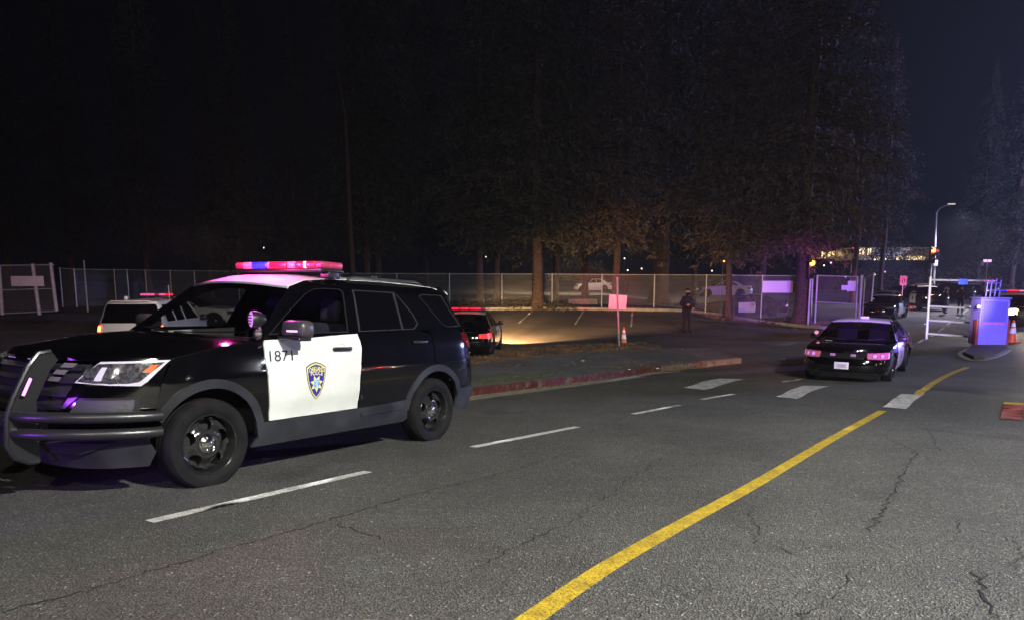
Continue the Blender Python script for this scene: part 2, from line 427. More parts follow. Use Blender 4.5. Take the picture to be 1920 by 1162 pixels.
def loft(name, A, B, m, parent, bulge=0, nu=10, nv=24, th=.02, ex=2.0, k=1.0):
    # A, B: (x edge, y edge, z edge, bow forward, crown)
    V = []; F = []
    for lay in (0, 1):
        for i in range(nu+1):
            u = i/nu; c = [A[j]+(B[j]-A[j])*u for j in range(5)]
            for j in range(nv+1):
                v = -1+2*j/nv; q = 1-abs(v)**ex
                V.append((c[0]+c[3]*(1-v*v), c[1]*v, c[2]+c[4]*q+bulge*math.sin(PI*u)-th*lay))
    n = (nu+1)*(nv+1)
    for i in range(nu):
        for j in range(nv):
            a = i*(nv+1)+j; f = (a, a+1, a+nv+2, a+nv+1); F.append(f); F.append(tuple(n+x for x in f[::-1]))
    ring = [j for j in range(nv+1)]+[i*(nv+1)+nv for i in range(1, nu+1)]+[nu*(nv+1)+j for j in range(nv-1, -1, -1)]+[i*(nv+1) for i in range(nu-1, 0, -1)]
    for i in range(len(ring)):
        a, b = ring[i], ring[(i+1) % len(ring)]; F.append((b, a, n+a, n+b))
    return fromdata(name, V, F, m, parent, ang=.7)
def loft_rows(name, rows, m, parent, nv=20, th=.02, ex=2.0):
    V = []; F = []; nu = len(rows)-1
    for lay in (0, 1):
        for c in rows:
            for j in range(nv+1):
                v = -1+2*j/nv
                V.append((c[0]+c[3]*(1-v*v), c[1]*v, c[2]+c[4]*(1-abs(v)**ex)-th*lay))
    n = (nu+1)*(nv+1)
    for i in range(nu):
        for j in range(nv):
            a = i*(nv+1)+j; f = (a, a+1, a+nv+2, a+nv+1); F.append(f); F.append(tuple(n+x for x in f[::-1]))
    ring = [j for j in range(nv+1)]+[i*(nv+1)+nv for i in range(1, nu+1)]+[nu*(nv+1)+j for j in range(nv-1, -1, -1)]+[i*(nv+1) for i in range(nu-1, 0, -1)]
    for i in range(len(ring)):
        a, b = ring[i], ring[(i+1) % len(ring)]; F.append((b, a, n+a, n+b))
    return fromdata(name, V, F, m, parent, ang=.7)

def wheel(parent, x, y, r, sd, full=True, steer=0, rim='rim_black'):
    # sd = +1: outer face points to +y
    t = lathe('wheel', [(-.115, r*.62), (-.12, r*.78), (-.115, r*.93), (-.09, r*.985), (-.045, r), (-.043, r*.985), (-.037, r*.985), (-.035, r), (.0, r), (.002, r*.985), (.008, r*.985), (.01, r), (.045, r), (.09, r*.985), (.113, r*.93), (.122, r*.80), (.118, r*.74), (.10, r*.67), (.095, r*.655), (.08, r*.655)], 'rubber', parent, seg=48 if full else 20)
    t.location = (x, y, r); t.rotation_euler = (0, 0, (0 if sd > 0 else PI)+steer)
    rr = r*.655
    if not full:
        lathe('rim', [(.09, rr), (.07, rr*.92), (.05, rr*.5), (.075, rr*.3), (.08, .001)], rim, t, seg=16)
        return t
    lathe('rim', [(.10, rr*1.02), (.106, rr*1.0), (.10, rr*.965), (.07, rr*.93), (-.05, rr*.90), (-.09, rr*.95)], rim, t, seg=48)
    def dish(q):
        k = q/rr; return .020+.05*math.exp(-((k-.42)/.20)**2)+.018*math.exp(-((k-.86)/.07)**2)-.02*(k > .9)
    cir = [(rr*.93*math.cos(2*PI*i/40), rr*.93*math.sin(2*PI*i/40)) for i in range(40)]
    holes = []
    for k in range(5):
        a = 2*PI*k/5+.32
        holes.append([(rr*.66*math.cos(a)+rr*.24*math.cos(t2)*-math.sin(a)*1.0+rr*.19*math.sin(t2)*math.cos(a),
                       rr*.66*math.sin(a)+rr*.24*math.cos(t2)*math.cos(a)+rr*.19*math.sin(t2)*math.sin(a)) for t2 in [2*PI*i/14 for i in range(14)]])
    V2, F2 = tri2d(cir, holes, .022); n = len(V2); V = []; F = []
    for lay in (0, .012):
        for v in V2: V.append((v.x, dish(v.length)-lay, v.y))
    cnt = set()
    for f in F2:
        F.append(f); F.append(tuple(n+i for i in f[::-1]))
        for i in range(3): cnt.add((f[i], f[(i+1) % 3]))
    for (i, j) in cnt:
        if (j, i) not in cnt: F.append((j, i, n+i, n+j))
    fromdata('wheel_disc', V, F, rim, t, ang=.8)
    lathe('brake_disc', [(-.03, .001), (-.03, rr*.80), (-.05, rr*.80)], 'hub_dark', t, seg=24)
    hc = lathe('hub_cap', [(.05, .075), (.066, .072), (.074, .055), (.082, .045), (.088, .02), (.088, .001)], 'chrome', t, seg=24)
    for k in range(5):
        a = 2*PI*k/5; lathe('lug_nut', [(.06, .014), (.088, .013), (.092, .007), (.092, .001)], 'chrome', hc, seg=8, loc=(.053*math.cos(a), 0, .053*math.sin(a)))
    return t

# ---- big police SUV
SUVB = Body(W=[(.2, .92), (.35, .955), (.5, .972), (.60, .978), (.65, .998), (.90, 1.0), (.96, .990), (1.08, .977), (1.18, .955), (1.25, .925), (1.45, .825), (1.66, .71), (1.73, .64), (1.77, .575), (1.8, .55)],
            XN=[(.2, 2.28), (.35, 2.36), (.5, 2.43), (.7, 2.43), (.9, 2.40), (1.02, 2.35), (1.08, 2.29)],
            XT=[(.3, -2.34), (.45, -2.46), (.6, -2.50), (.75, -2.49), (.95, -2.45), (1.2, -2.38), (1.4, -2.27), (1.62, -2.12), (1.70, -2.10), (1.77, -2.04)],
            xcf=1.30, xcr=-1.78, nf=2.85, nr=3.2)
def lightbar(parent, x, z, half, segs, k=1.0, foot=True):
    b = rbox('light_bar', (.30*k, half*2, .035), (x, 0, z), .014, 'black_plastic', parent)
    n = len(segs); wseg = 2*half/sum(q[1] for q in segs); y = half
    for i, (m, wd) in enumerate(segs):
        w_ = wd*wseg
        bm = bmesh.new(); add_box(bm, (.29*k, w_-.008, .068), (x, y-w_/2, z+.052), .022 if i in (0, n-1) else .016)
        bobj('lens', bm, m, b); y -= w_
    if foot:
        for s in (1, -1):
            bm = bmesh.new(); add_box(bm, (.14, .12, .06), (x, s*half*.93, z-.045), .01)
            add_box(bm, (.05, .16, .015), (x, s*(half*.93+.04), z-.075), .004); bobj('mounting_foot', bm, 'black_plastic', b)
    return b
def seat(parent, x, y, m='seat'):
    bm = bmesh.new()
    add_box(bm, (.50, .50, .16), (x+.1, y, .72), .06)
    add_box(bm, (.14, .50, .62), (x-.18, y, 1.02), .06, Matrix.Rotation(R(-14), 3, 'Y'))
    s = bobj('seat', bm, m, parent)
    rbox('headrest', (.11, .25, .24), (x-.28, y, 1.44), .05, m, s, Matrix.Rotation(R(-8), 3, 'Y')); return s
def shield(parent, B, cs, cz, k, sd=1, full=True):
    def o(sc_): # shield outline
        pts = [(0, .145), (.055, .132), (.105, .105), (.105, .06), (.095, 0), (.072, -.07), (.040, -.125), (0, -.165), (-.040, -.125), (-.072, -.07), (-.095, 0), (-.105, .06), (-.105, .105), (-.055, .132)]
        return [(-x*k*sc_+cs, (y*k)*(1-(1-sc_)*.9)+cz) for x, y in pts]
    def dec(name, outer, m, off, par):
        V, F = tri2d(outer, (), .03*k+.005); return B.decal(name, [(v.x, v.y) for v in V], F, m, par, off, sd)
    base = dec('badge_shield', o(1.0), 'ink', .003, parent)
    dec('border', o(.93), 'shield_gold', .0045, base)
    dec('border_line', o(.84), 'ink', .0058, base)
    fld = dec('field', o(.80), 'shield_blue', .007, base)
    if not full: return base
    st = []
    for i in range(14):
        a = PI/2+PI/7+2*PI*i/14; r = (.066 if i % 2 == 0 else .036)*k; st.append((cs+r*math.cos(a), cz-.030*k+r*1.05*math.sin(a)))
    dec('star', st, 'star_yellow', .0085, base)
    c = [(cs+.036*k*math.cos(2*PI*i/24), cz-.030*k+.037*k*math.sin(2*PI*i/24)) for i in range(24)]
    dec('seal', c, 'seal_blue', .010, base)
    c = [(cs+x*k, cz-.030*k+y*k) for x, y in [(-.008, -.032), (.008, -.032), (.008, .012), (.018, .016), (.0, .028), (-.018, .016), (-.008, .012)]]
    dec('seal_figure', c, 'seal_grey', .0115, base)
    for txt, zz, size, bend in (('OAKLAND', .088, .043, 2.2), ('POLICE', .054, .043, 1.6)):
        V, F = text2d(txt, size*k); hw = max(abs(v.x) for v in V); tgt = (.078 if txt == 'OAKLAND' else .064)*k; f = tgt/hw
        B.decal('lettering', [(cs-(v.x*f), cz+zz*k+v.y*1.1-bend*v.x*v.x*f*f/k) for v in V], F, 'star_yellow', base, .0100, sd)
    return base
def number(parent, B, txt, cs, cz, size, sd=1, m='ink', wide=None):
    V, F = text2d(txt, size); f = 1
    if wide: f = wide/2/max(abs(v.x) for v in V)
    return B.decal('lettering', [(cs-v.x*f*sd, cz+v.y) for v in V], F, m, parent, .004, sd)

def build_suv(root, full=True, door='white_paint', roof='white_paint', paint='black_paint', step=.06, bar=None, tail=False, glassm='clear_glass', front=True, cladm='cladding', bumper=None, tails='tail_dim'):
    B = SUVB; sf, sr = B.sf, B.sr; RW = .365; AX, RX = 1.43, -1.43; S2 = (1, -1)
    P_ = lambda n, o, m, h=(), off=0, sd=S2, par=root, th=.014: [B.panel(n, o, m, par, h, off, th, (s,), step) for s in sd]
    one = lambda n, o, m, h=(), off=0, par=root, th=.014: B.panel(n, o, m, par, h, off, th, S2, step)
    # front fender
    P_('fender', [(.865, .495)]+[(.885, .70), (.90, .9), (.915, 1.05), (.915, 1.16), (.98, 1.17), (1.10, 1.158), (1.3, 1.14), (1.5, 1.108), (1.76, 1.062), (1.80, .98), (1.84, .88), (1.868, .64)]+arc(AX, .365, .515, 32, 166, 16), paint)
    P_('wheel_arch', arc(AX, .365, .525, 31, 172, 18)+[(.90, .40)]+arc(AX, .365, .452, 176, 28, 18), cladm, off=.016, th=.04)
    P_('wheel_arch', arc(RX, .365, .525, 8, 167, 20)+arc(RX, .365, .452, 172, 6, 20), cladm, off=.016, th=.04)
    fd = [(.855, .495), (.875, .70), (.89, .9), (.905, 1.05), (.905, 1.16), (.89, 1.185), (.55, 1.195), (.3, 1.205), (-.05, 1.225), (-.235, 1.232), (-.258, 1.10), (-.232, .95), (-.212, .8), (-.205, .51)]
    for i, s in enumerate(S2):
        d = B.panel('front_door', fd, door, root, (), .002, .014, (s,), step)
        h = rbox('handle', (.24, .028, .034), B.m(.02, 1.095)*1.0+Vector((0, .022, 0)), .012, 'black_plastic', d)
        if s < 0: h.location.y = -2*(B.m(.02, 1.095).y+.022)
        if full and s > 0:
            lathe('handle_recess', [(.0, .055), (-.004, .05), (-.004, .001)], door, d, seg=20, loc=tuple(B.m(.02, 1.09)+Vector((0, .007, 0))))
            shield(d, B, .355, .822, 1.12, s)
            number(d, B, '1871', .738, 1.045, .132, s, wide=.25)
        elif full is not None and door == 'white_paint': shield(d, B, .355, .822, 1.12, s, False)
    rd = [(-.222, .512), (-.228, .8), (-.248, .95), (-.272, 1.10), (-.25, 1.236), (-.8, 1.25), (-1.22, 1.262), (-1.375, 1.22), (-1.40, 1.05), (-1.405, .93)]+arc(RX, .365, .53, 87, 19, 10)
    for s in S2:
        d = B.panel('rear_door', rd, paint, root, (), .001, .014, (s,), step)
        h = rbox('handle', (.24, .028, .034), B.m(-1.15, 1.14)+Vector((0, .022, 0)), .012, 'black_plastic', d)
        if s < 0: h.location.y = -2*(B.m(-1.15, 1.14).y+.022)
    # quarter, tailgate
    qt = [(-1.42, .93), (-1.415, 1.05), (-1.39, 1.22), (-1.36, 1.262), (-1.7, 1.275), (-2.0, 1.28), (-2.02, 1.24), (-2.0, 1.15), (-2.10, 1.06), (-2.18, 1.0), (-2.18, .62)]+[(-1.95, .60)]+arc(RX, .365, .53, 153, 90, 8)
    qt[-10:] = qt[-10:]
    P_('rear_quarter', qt, paint)
    a0 = -2.03
    P_('tail_lamp', [(a0, 1.24), (-2.01, 1.16), (-2.12, 1.06), (-2.40, 1.04), (-2.42, 1.20)], tails, off=.008, th=.03)
    one('tailgate', [(-2.19, .62), (-2.19, 1.0), (-2.42, 1.02), (-2.44, 1.22), (-2.05, 1.27), (sr, 1.27), (sr, .62)], paint)
    one('rear_bumper', [(-1.89, .59), (-2.2, .605), (sr, .605), (sr, .34), (-2.1, .33), (-1.80, .37)], cladm, off=.02, th=.03)
    # upper body with window openings
    w1 = [(.83, 1.232), (.55, 1.42), (.255, 1.60), (.13, 1.645), (0, 1.655), (-.20, 1.657), (-.235, 1.63), (-.115, 1.247)]
    w2 = [(-.27, 1.252), (-.385, 1.655), (-1.0, 1.655), (-1.05, 1.62), (-1.19, 1.43), (-1.215, 1.33), (-1.12, 1.275)]
    w3 = [(-1.42, 1.635), (-1.50, 1.657), (-1.93, 1.655), (-2.10, 1.315), (-1.75, 1.30), (-1.66, 1.33)]
    roof_edge = [(.42, 1.655), (.30, 1.69), (.19, 1.722), (-.1, 1.748), (-.45, 1.76), (-.95, 1.766), (-1.4, 1.762), (-1.75, 1.745), (-1.92, 1.72)]
    up_ = [(.895, 1.19), (.97, 1.187)]+roof_edge+[(-2.02, 1.70), (-2.13, 1.50), (-2.22, 1.29), (-1.36, 1.268), (-.25, 1.24)]
    P_('window_frame', up_, paint, (w1, w2, w3), off=-.001)
    shr = lambda po, d: [(x+(sum(p[0] for p in po)/len(po)-x)*d, z+(sum(p[1] for p in po)/len(po)-z)*d) for x, z in po]
    P_('window', w1, glassm, off=-.012, th=.004)
    P_('window', w2, 'privacy', off=-.008, th=.004); P_('window', w3, 'privacy', off=-.006, th=.004)
    one('rear_window', [(-2.13, 1.62), (-2.24, 1.31), (sr, 1.31), (sr, 1.66)], 'privacy', off=.0, th=.01)
    one('tailgate_spoiler', [(-2.02, 1.70), (-2.10, 1.64), (sr, 1.66), (sr, 1.75), (-1.99, 1.73)], paint, off=.03, th=.05)
    if full:
        for po, d in ((w2, .05), (w1, .045)):
            inn = shr(po, d*.9)
            B.panel('window_seal', shr(po, -.012), 'trim' if po is w2 else 'black_plastic', root, (shr(po, .028),), .006, .01, (1,), step)
        B.panel('window_seal', shr(w3, -.012), 'trim', root, (shr(w3, .02),), .004, .01, (1,), step)
        B.panel('window_divider', [(-.985, 1.66), (-1.01, 1.66), (-.945, 1.272), (-.92, 1.272)], 'trim', root, (), .004, .01, (1,), step)
    # sills
    P_('sill', [(1.00, .485), (-.20, .505), (-.93, .53), (-.965, .40), (-.975, .33), (-.9, .30), (0, .295), (1.02, .285), (.965, .36)], cladm, off=.012, th=.03)
    if full:
        B.panel('sill_strip', [(-.25, .46), (-.88, .475), (-.90, .44), (-.25, .425)], 'cladding', root, (), .024, .012, (1,), step)
    # roof, hood, windscreen
    rows = [(.425, .700, 1.657, .12, .040), (.30, .672, 1.694, .10, .045), (.19, .648, 1.724, .09, .045), (-.1, .608, 1.750, .03, .045), (-.45, .59, 1.762, 0, .045), (-.95, .58, 1.768, 0, .045), (-1.4, .585, 1.764, 0, .04), (-1.75, .61, 1.747, -.02, .035), (-1.98, .64, 1.715, -.05, .03), (-2.06, .64, 1.69, -.07, .02)]
    rf = loft_rows('roof', rows, roof, root, 24)
    rows = []
    for i in range(11):
        u = i/10; x = .985+(1.78-.985)*u; z = lerp_tab([(.9, 1.172), (1.10, 1.160), (1.3, 1.142), (1.5, 1.110), (1.78, 1.060)], x)
        q = B.m(x, z)
        rows.append((q.x, q.y-.004, z+.002, .28+(.60-.28)*u, .055-.015*u))
    rows.append((rows[-1][0]+.01, rows[-1][1], rows[-1][2]-.02, .645, .015))
    loft_rows('hood', rows, paint, root, 30, ex=3.2)
    wsm = 'clear_glass' if full else glassm
    loft('windshield', (.985, .94, 1.185, .28, .02), (.43, .70, 1.655, .12, .04), wsm, root, bulge=.0, th=.006)
    # nose
    hy = lambda y, z: B.sy(y, z)
    hl = [(1.795, 1.050), (hy(.88, 1.04), 1.044), (hy(.72, 1.03), 1.034), (hy(.62, .89), .885), (hy(.80, .87), .868), (hy(.90, .87), .862), (hy(.915, .9), .895)]
    zt = 1.055
    fb = [(1.868, .63), (1.845, .88), (1.81, 1.0), (1.80, 1.04), (hy(.915, .9), .885), (hy(.90, .86), .852), (hy(.62, .87), .87), (hy(.58, .80), .80), (hy(.55, .62), .60), (hy(.55, .52), .50), (1.93, .49), (1.90, .55)]
    P_('front_bumper', fb, paint)
    one('bumper_centre', [(hy(.55, .60), .62), (sf, .62), (sf, .49), (hy(.55, .50), .49)], paint)
    one('lower_valance', [(1.93, .485), (sf, .485), (sf, .26), (hy(.5, .26), .245), (1.955, .25), (1.885, .36)], cladm, off=.008)
    one('valance_step', [(hy(.80, .44), .46), (sf, .46), (sf, .38), (hy(.62, .36), .37)], cladm, off=.03, th=.03)
    gr = [(hy(.66, 1.0), 1.035), (hy(.58, .86), .86), (hy(.54, .62), .625), (sf, .625), (sf, 1.04)]
    gg = B.panel('grille', gr, 'matt_black', root, (), -.04, .014, S2, step)
    for z in (.70, .80, .90, .99):
        yy = .54+.10*(z-.62)/.4
        B.panel('grille_bar', [(hy(yy, z), z+.018), (sf, z+.018), (sf, z-.018), (hy(yy, z), z-.018)], 'black_plastic', gg, (), -.01, .03, S2, step)
    if full:
        for z, y0 in ((1.005, .56), (.955, .52), (.905, .49)):
            B.panel('grille_lamp', [(hy(y0+.03, z), z+.016), (hy(y0-.06, z), z+.016), (hy(y0-.08, z), z-.016), (hy(y0+.01, z), z-.016)], 'chip', gg, (), .004, .01, (1,), step)
        for y0 in (.36, .20, .05, -.10):
            a, b = (hy(abs(y0), 1.03), hy(abs(y0-.10), 1.03))
            B.panel('grille_light', [(a, 1.04), (b, 1.04), (b, 1.025), (a, 1.025)], 'lilac_dim', gg, (), .014, .01, (1 if y0 > 0 else -1,), step)
    for s in S2:
        h = B.panel('headlight', hl, 'lamp_mid', root, (), .002, .03, (s,), step)
        if full or front:
            # bright surround, two projector bowls, amber corner
            B.panel('lamp_surround', hl, 'lamp_white' if s > 0 else 'lamp_clear', h, ([(1.835, 1.034), (hy(.875, 1.02), 1.028), (hy(.715, 1.02), 1.020), (hy(.632, .89), .893), (hy(.72, .89), .882), (hy(.86, .88), .880), (hy(.895, .90), .892)],), .006, .01, (s,), step*.5)
            B.panel('turn_lens', [(1.875, 1.016), (hy(.905, 1.0), 1.012), (hy(.890, .96), .962), (1.925, .955)], 'amber', h, (), .008, .01, (s,), step*.5)
            for (yy, zz, rr) in ((.705, .955, .040), (.785, .955, .038), (.80, .90, .022)):
                c = hy(yy, zz); q = B.mo(c, zz, -.002)
                pr = [(c+rr*1.5*math.cos(2*PI*i/16), zz+rr*math.sin(2*PI*i/16)) for i in range(16)]
                B.panel('reflector', pr, 'lamp_clear', h, (), .010, .01, (s,), .02)
            B.panel('lens_divider', [(hy(.765, .99), .995), (hy(.742, .99), .995), (hy(.725, .90), .90), (hy(.76, .90), .90)], 'lamp_white', h, (), .012, .01, (s,), .03)
    fg = [(1.985, .765), (hy(.66, .74), .765), (hy(.60, .66), .675), (hy(.9, .67), .675)]
    if full:
        for s in S2:
            f = B.panel('fog_recess', [(1.985, .778), (hy(.66, .75), .778), (hy(.60, .66), .66), (hy(.9, .67), .66)], 'black_plastic', root, (), .004, .01, (s,), step)
            B.panel('fog_grille', [(2.02, .762), (hy(.66, .74), .762), (hy(.61, .67), .675), (hy(.88, .67), .675)], 'fog_grey', f, (), .012, .01, (s,), step)
            B.panel('reflex_strip', [(hy(.66, .775), .786), (hy(.60, .775), .776), (hy(.555, .7), .70), (hy(.58, .7), .70)], 'chrome', f, (), .016, .008, (s,), step)
    # undercarriage, cabin
    bm = bmesh.new(); add_box(bm, (4.3, 1.30, .30), (-.05, 0, .44), .05); add_box(bm, (1.15, 1.35, .50), (1.45, 0, .78), .05)
    add_box(bm, (.06, 1.7, .8), (.93, 0, .80), .01); add_box(bm, (2.3, 1.72, .55), (-.3, 0, .60), .03); add_box(bm, (.9, 1.3, .5), (-1.7, 0, .80), .05)
    bobj('undercarriage', bm, 'matt_black', root)
    if full or glassm == 'clear_glass':
        rbox('dashboard', (.45, 1.70, .22), (.82, 0, 1.08), .06, 'matt_black', root)
        for y in (.42, -.42): seat(root, -.10, y)
        rbox('partition', (.03, 1.40, .75), (-.52, 0, 1.28), .01, 'matt_black', root)
        bm = bmesh.new(); add_tube(bm, [(.50+.05*math.sin(a), .42+.19*math.cos(a), 1.13+.17*math.sin(a)) for a in [2*PI*i/24 for i in range(25)]], .014, 8); bobj('steering_wheel', bm, 'black_plastic', root)
    for s in S2:
        wheel(root, AX, s*.865, RW, s, full, 0 if not full else R(-1.5)); wheel(root, RX, s*.865, RW, s, full)
        # mirrors
        mb = bmesh.new(); add_box(mb, (.17, .27, .15), (.66, s*1.10, 1.285), .05, Matrix.Rotation(R(4*s), 3, 'Z'), None); add_box(mb, (.09, .16, .035), (.70, s*.99, 1.205), .012)
        mi = bobj('side_mirror', mb, 'mirror_cap', root)
        if full:
            rbox('mirror_base', (.15, .28, .035), (.685, s*1.085, 1.205), .015, 'black_plastic', mi)
            if s > 0: rbox('mirror_lamp', (.012, .13, .016), (.744, s*1.12, 1.268), .005, 'lilac_lamp', mi)
    if full:
        for s in (1,):
            sp = thing0('spotlight', root, (.98, .93, 1.36), R(-22))
            lathe('housing', [(-.10, .001), (-.09, .035), (-.05, .062), (.0, .072), (.03, .072)], 'black_plastic', sp, axis='x', seg=24)
            lathe('lamp_face', [(.025, .066), (.034, .05), (.036, .001)], 'lilac_face', sp, axis='x', seg=24)
            for dz in (-.035, -.012, .012, .035): rbox('lamp_louver', (.01, .12-abs(dz), .010), (.038, 0, dz), .001, 'black_plastic', sp)
            tube('spotlight_arm', [(-.04, 0, -.06), (-.05, 0, -.12), (-.06, -.07, -.16)], .016, 'dull_chrome', sp)
            lathe('arm_collar', [(-.02, .001), (-.02, .035), (.01, .04), (.03, .03), (.03, .001)], 'dull_chrome', sp, axis='x', seg=16, loc=(-.03, 0, -.125))
        # push bar
        pb = rbox('push_bar', (.06, .62, .10), (2.44, 0, .50), .01, 'tube_black', root)
        prof = [(2.35, 1.10), (2.43, 1.09), (2.50, 1.0), (2.60, .78), (2.64, .66), (2.645, .45), (2.60, .36), (2.50, .31), (2.44, .31), (2.45, .55), (2.46, .75), (2.37, .96), (2.31, 1.04)]
        for s in S2:
            V2, F2 = tri2d(prof, (), .06); V = []; F = []; n = len(V2)
            for yy in (.445, .41):
                for v in V2: V.append((v.x, s*(yy-.03*(1.1-v.y)), v.y))
            cn = set()
            for f in F2:
                F.append(f); F.append(tuple(n+i for i in f[::-1]))
                for i in range(3): cn.add((f[i], f[(i+1) % 3]))
            for (i, j) in cn:
                if (j, i) not in cn: F.append((j, i, n+i, n+j))
            up = fromdata('upright', V, F, 'tube_black', pb, ang=.6)
            tube('edge_tube', [(x+.005, s*(.43-.03*(1.1-z)), z) for x, z in prof[0:9]], .020, 'tube_black', up, 8)
            if s > 0:
                lb = rbox('upright_lamp', (.03, .03, .16), (2.53, .452, .86), .008, 'black_plastic', up, Matrix.Rotation(R(-24), 3, 'Y'))
                rbox('lamp_strip', (.02, .008, .13), (2.535, .468, .86), .003, 'lilac_lamp', lb, Matrix.Rotation(R(-24), 3, 'Y'))
            for z, xa in ((.655, 2.60), (.535, 2.60)):
                pts = [(xa, s*.42, z), (xa-.01, s*.50, z), (2.48, s*.66, z), (2.33, s*.80, z-.004), (2.12, s*.925, z-.008), (1.96, s*.985, z-.01), (1.87, s*1.0, z-.01)]
                pp = []
                for i in range(len(pts)-1):
                    for k in range(4): pp.append(Vector(pts[i]).lerp(Vector(pts[i+1]), k/4))
                pp.append(Vector(pts[-1]))
                for _ in range(3): pp = [pp[0]]+[(pp[i-1]+pp[i]*2+pp[i+1])/4 for i in range(1, len(pp)-1)]+[pp[-1]]
                tube('wrap_tube', pp, .040, 'tube_black', pb, 14)
        tube('cross_tube', [(2.60, -.41, .60), (2.60, .41, .60)], .03, 'tube_black', pb, 12)
        pl = rbox('licence_plate', (.012, .31, .155), (2.655, -.10, .66), .004, 'plate_white', root)
        V, F = text2d('1526100', .10); fromdata('lettering', [(2.663, -.10+v.x*.60, .655+v.y) for v in V], F, 'ink', pl)
        for s in S2:
            tube('wiper', [(1.13, s*.05, 1.225), (1.02, s*.45, 1.235), (.93, s*.75, 1.25)], .008, 'matt_black', root, 6)
        for s in S2:
            bm = bmesh.new()
            for x0, x1 in ((-.42, -1.60),): add_tube(bm, [(x0, s*.60, 1.77), (x0-.1, s*.60, 1.792), (x1+.1, s*.60, 1.795), (x1, s*.60, 1.765)], .013, 8)
            bobj('roof_rail', bm, 'dull_chrome', root)
        rbox('roof_antenna', (.10, .05, .05), (-1.35, .1, 1.84), .02, 'black_plastic', root)
    if bar: lightbar(root, -.18, 1.835, .655, bar)

GRAPH = [('bar_dimred', 1.0), ('bar_pink', 1.05), ('bar_blue', 1.9), ('bar_pink', .25), ('bar_red', 2.1), ('bar_pink', .9), ('bar_red', 1.0), ('bar_hot', .15), ('bar_red', 1.1), ('bar_dimred', .8)]
main = thing('police_suv', 'large black and white police SUV with push bar driving towards the camera on the left', 'police car', (-2.466, 7.47, .84))
_F = Vector((math.cos(4.149)*math.cos(.0574), math.sin(4.149)*math.cos(.0574), math.sin(.0574)))
_L = Vector((-math.sin(4.149), math.cos(4.149), 0)); _U = _F.cross(_L)
main.rotation_euler = Matrix((_F, _L, _U)).transposed().to_euler()
build_suv(main, True, bar=GRAPH[::-1])
_q = Matrix((_F, _L, _U)).transposed()
lamp('POINT', Vector(main.location)+_q @ Vector((.40, -.15, 1.93)), 55, (1, .04, .40), .03, name='light_bar_glow')
lamp('POINT', Vector(main.location)+_q @ Vector((.36, .35, 1.93)), 22, (.9, .10, .65), .03, name='light_bar_glow')

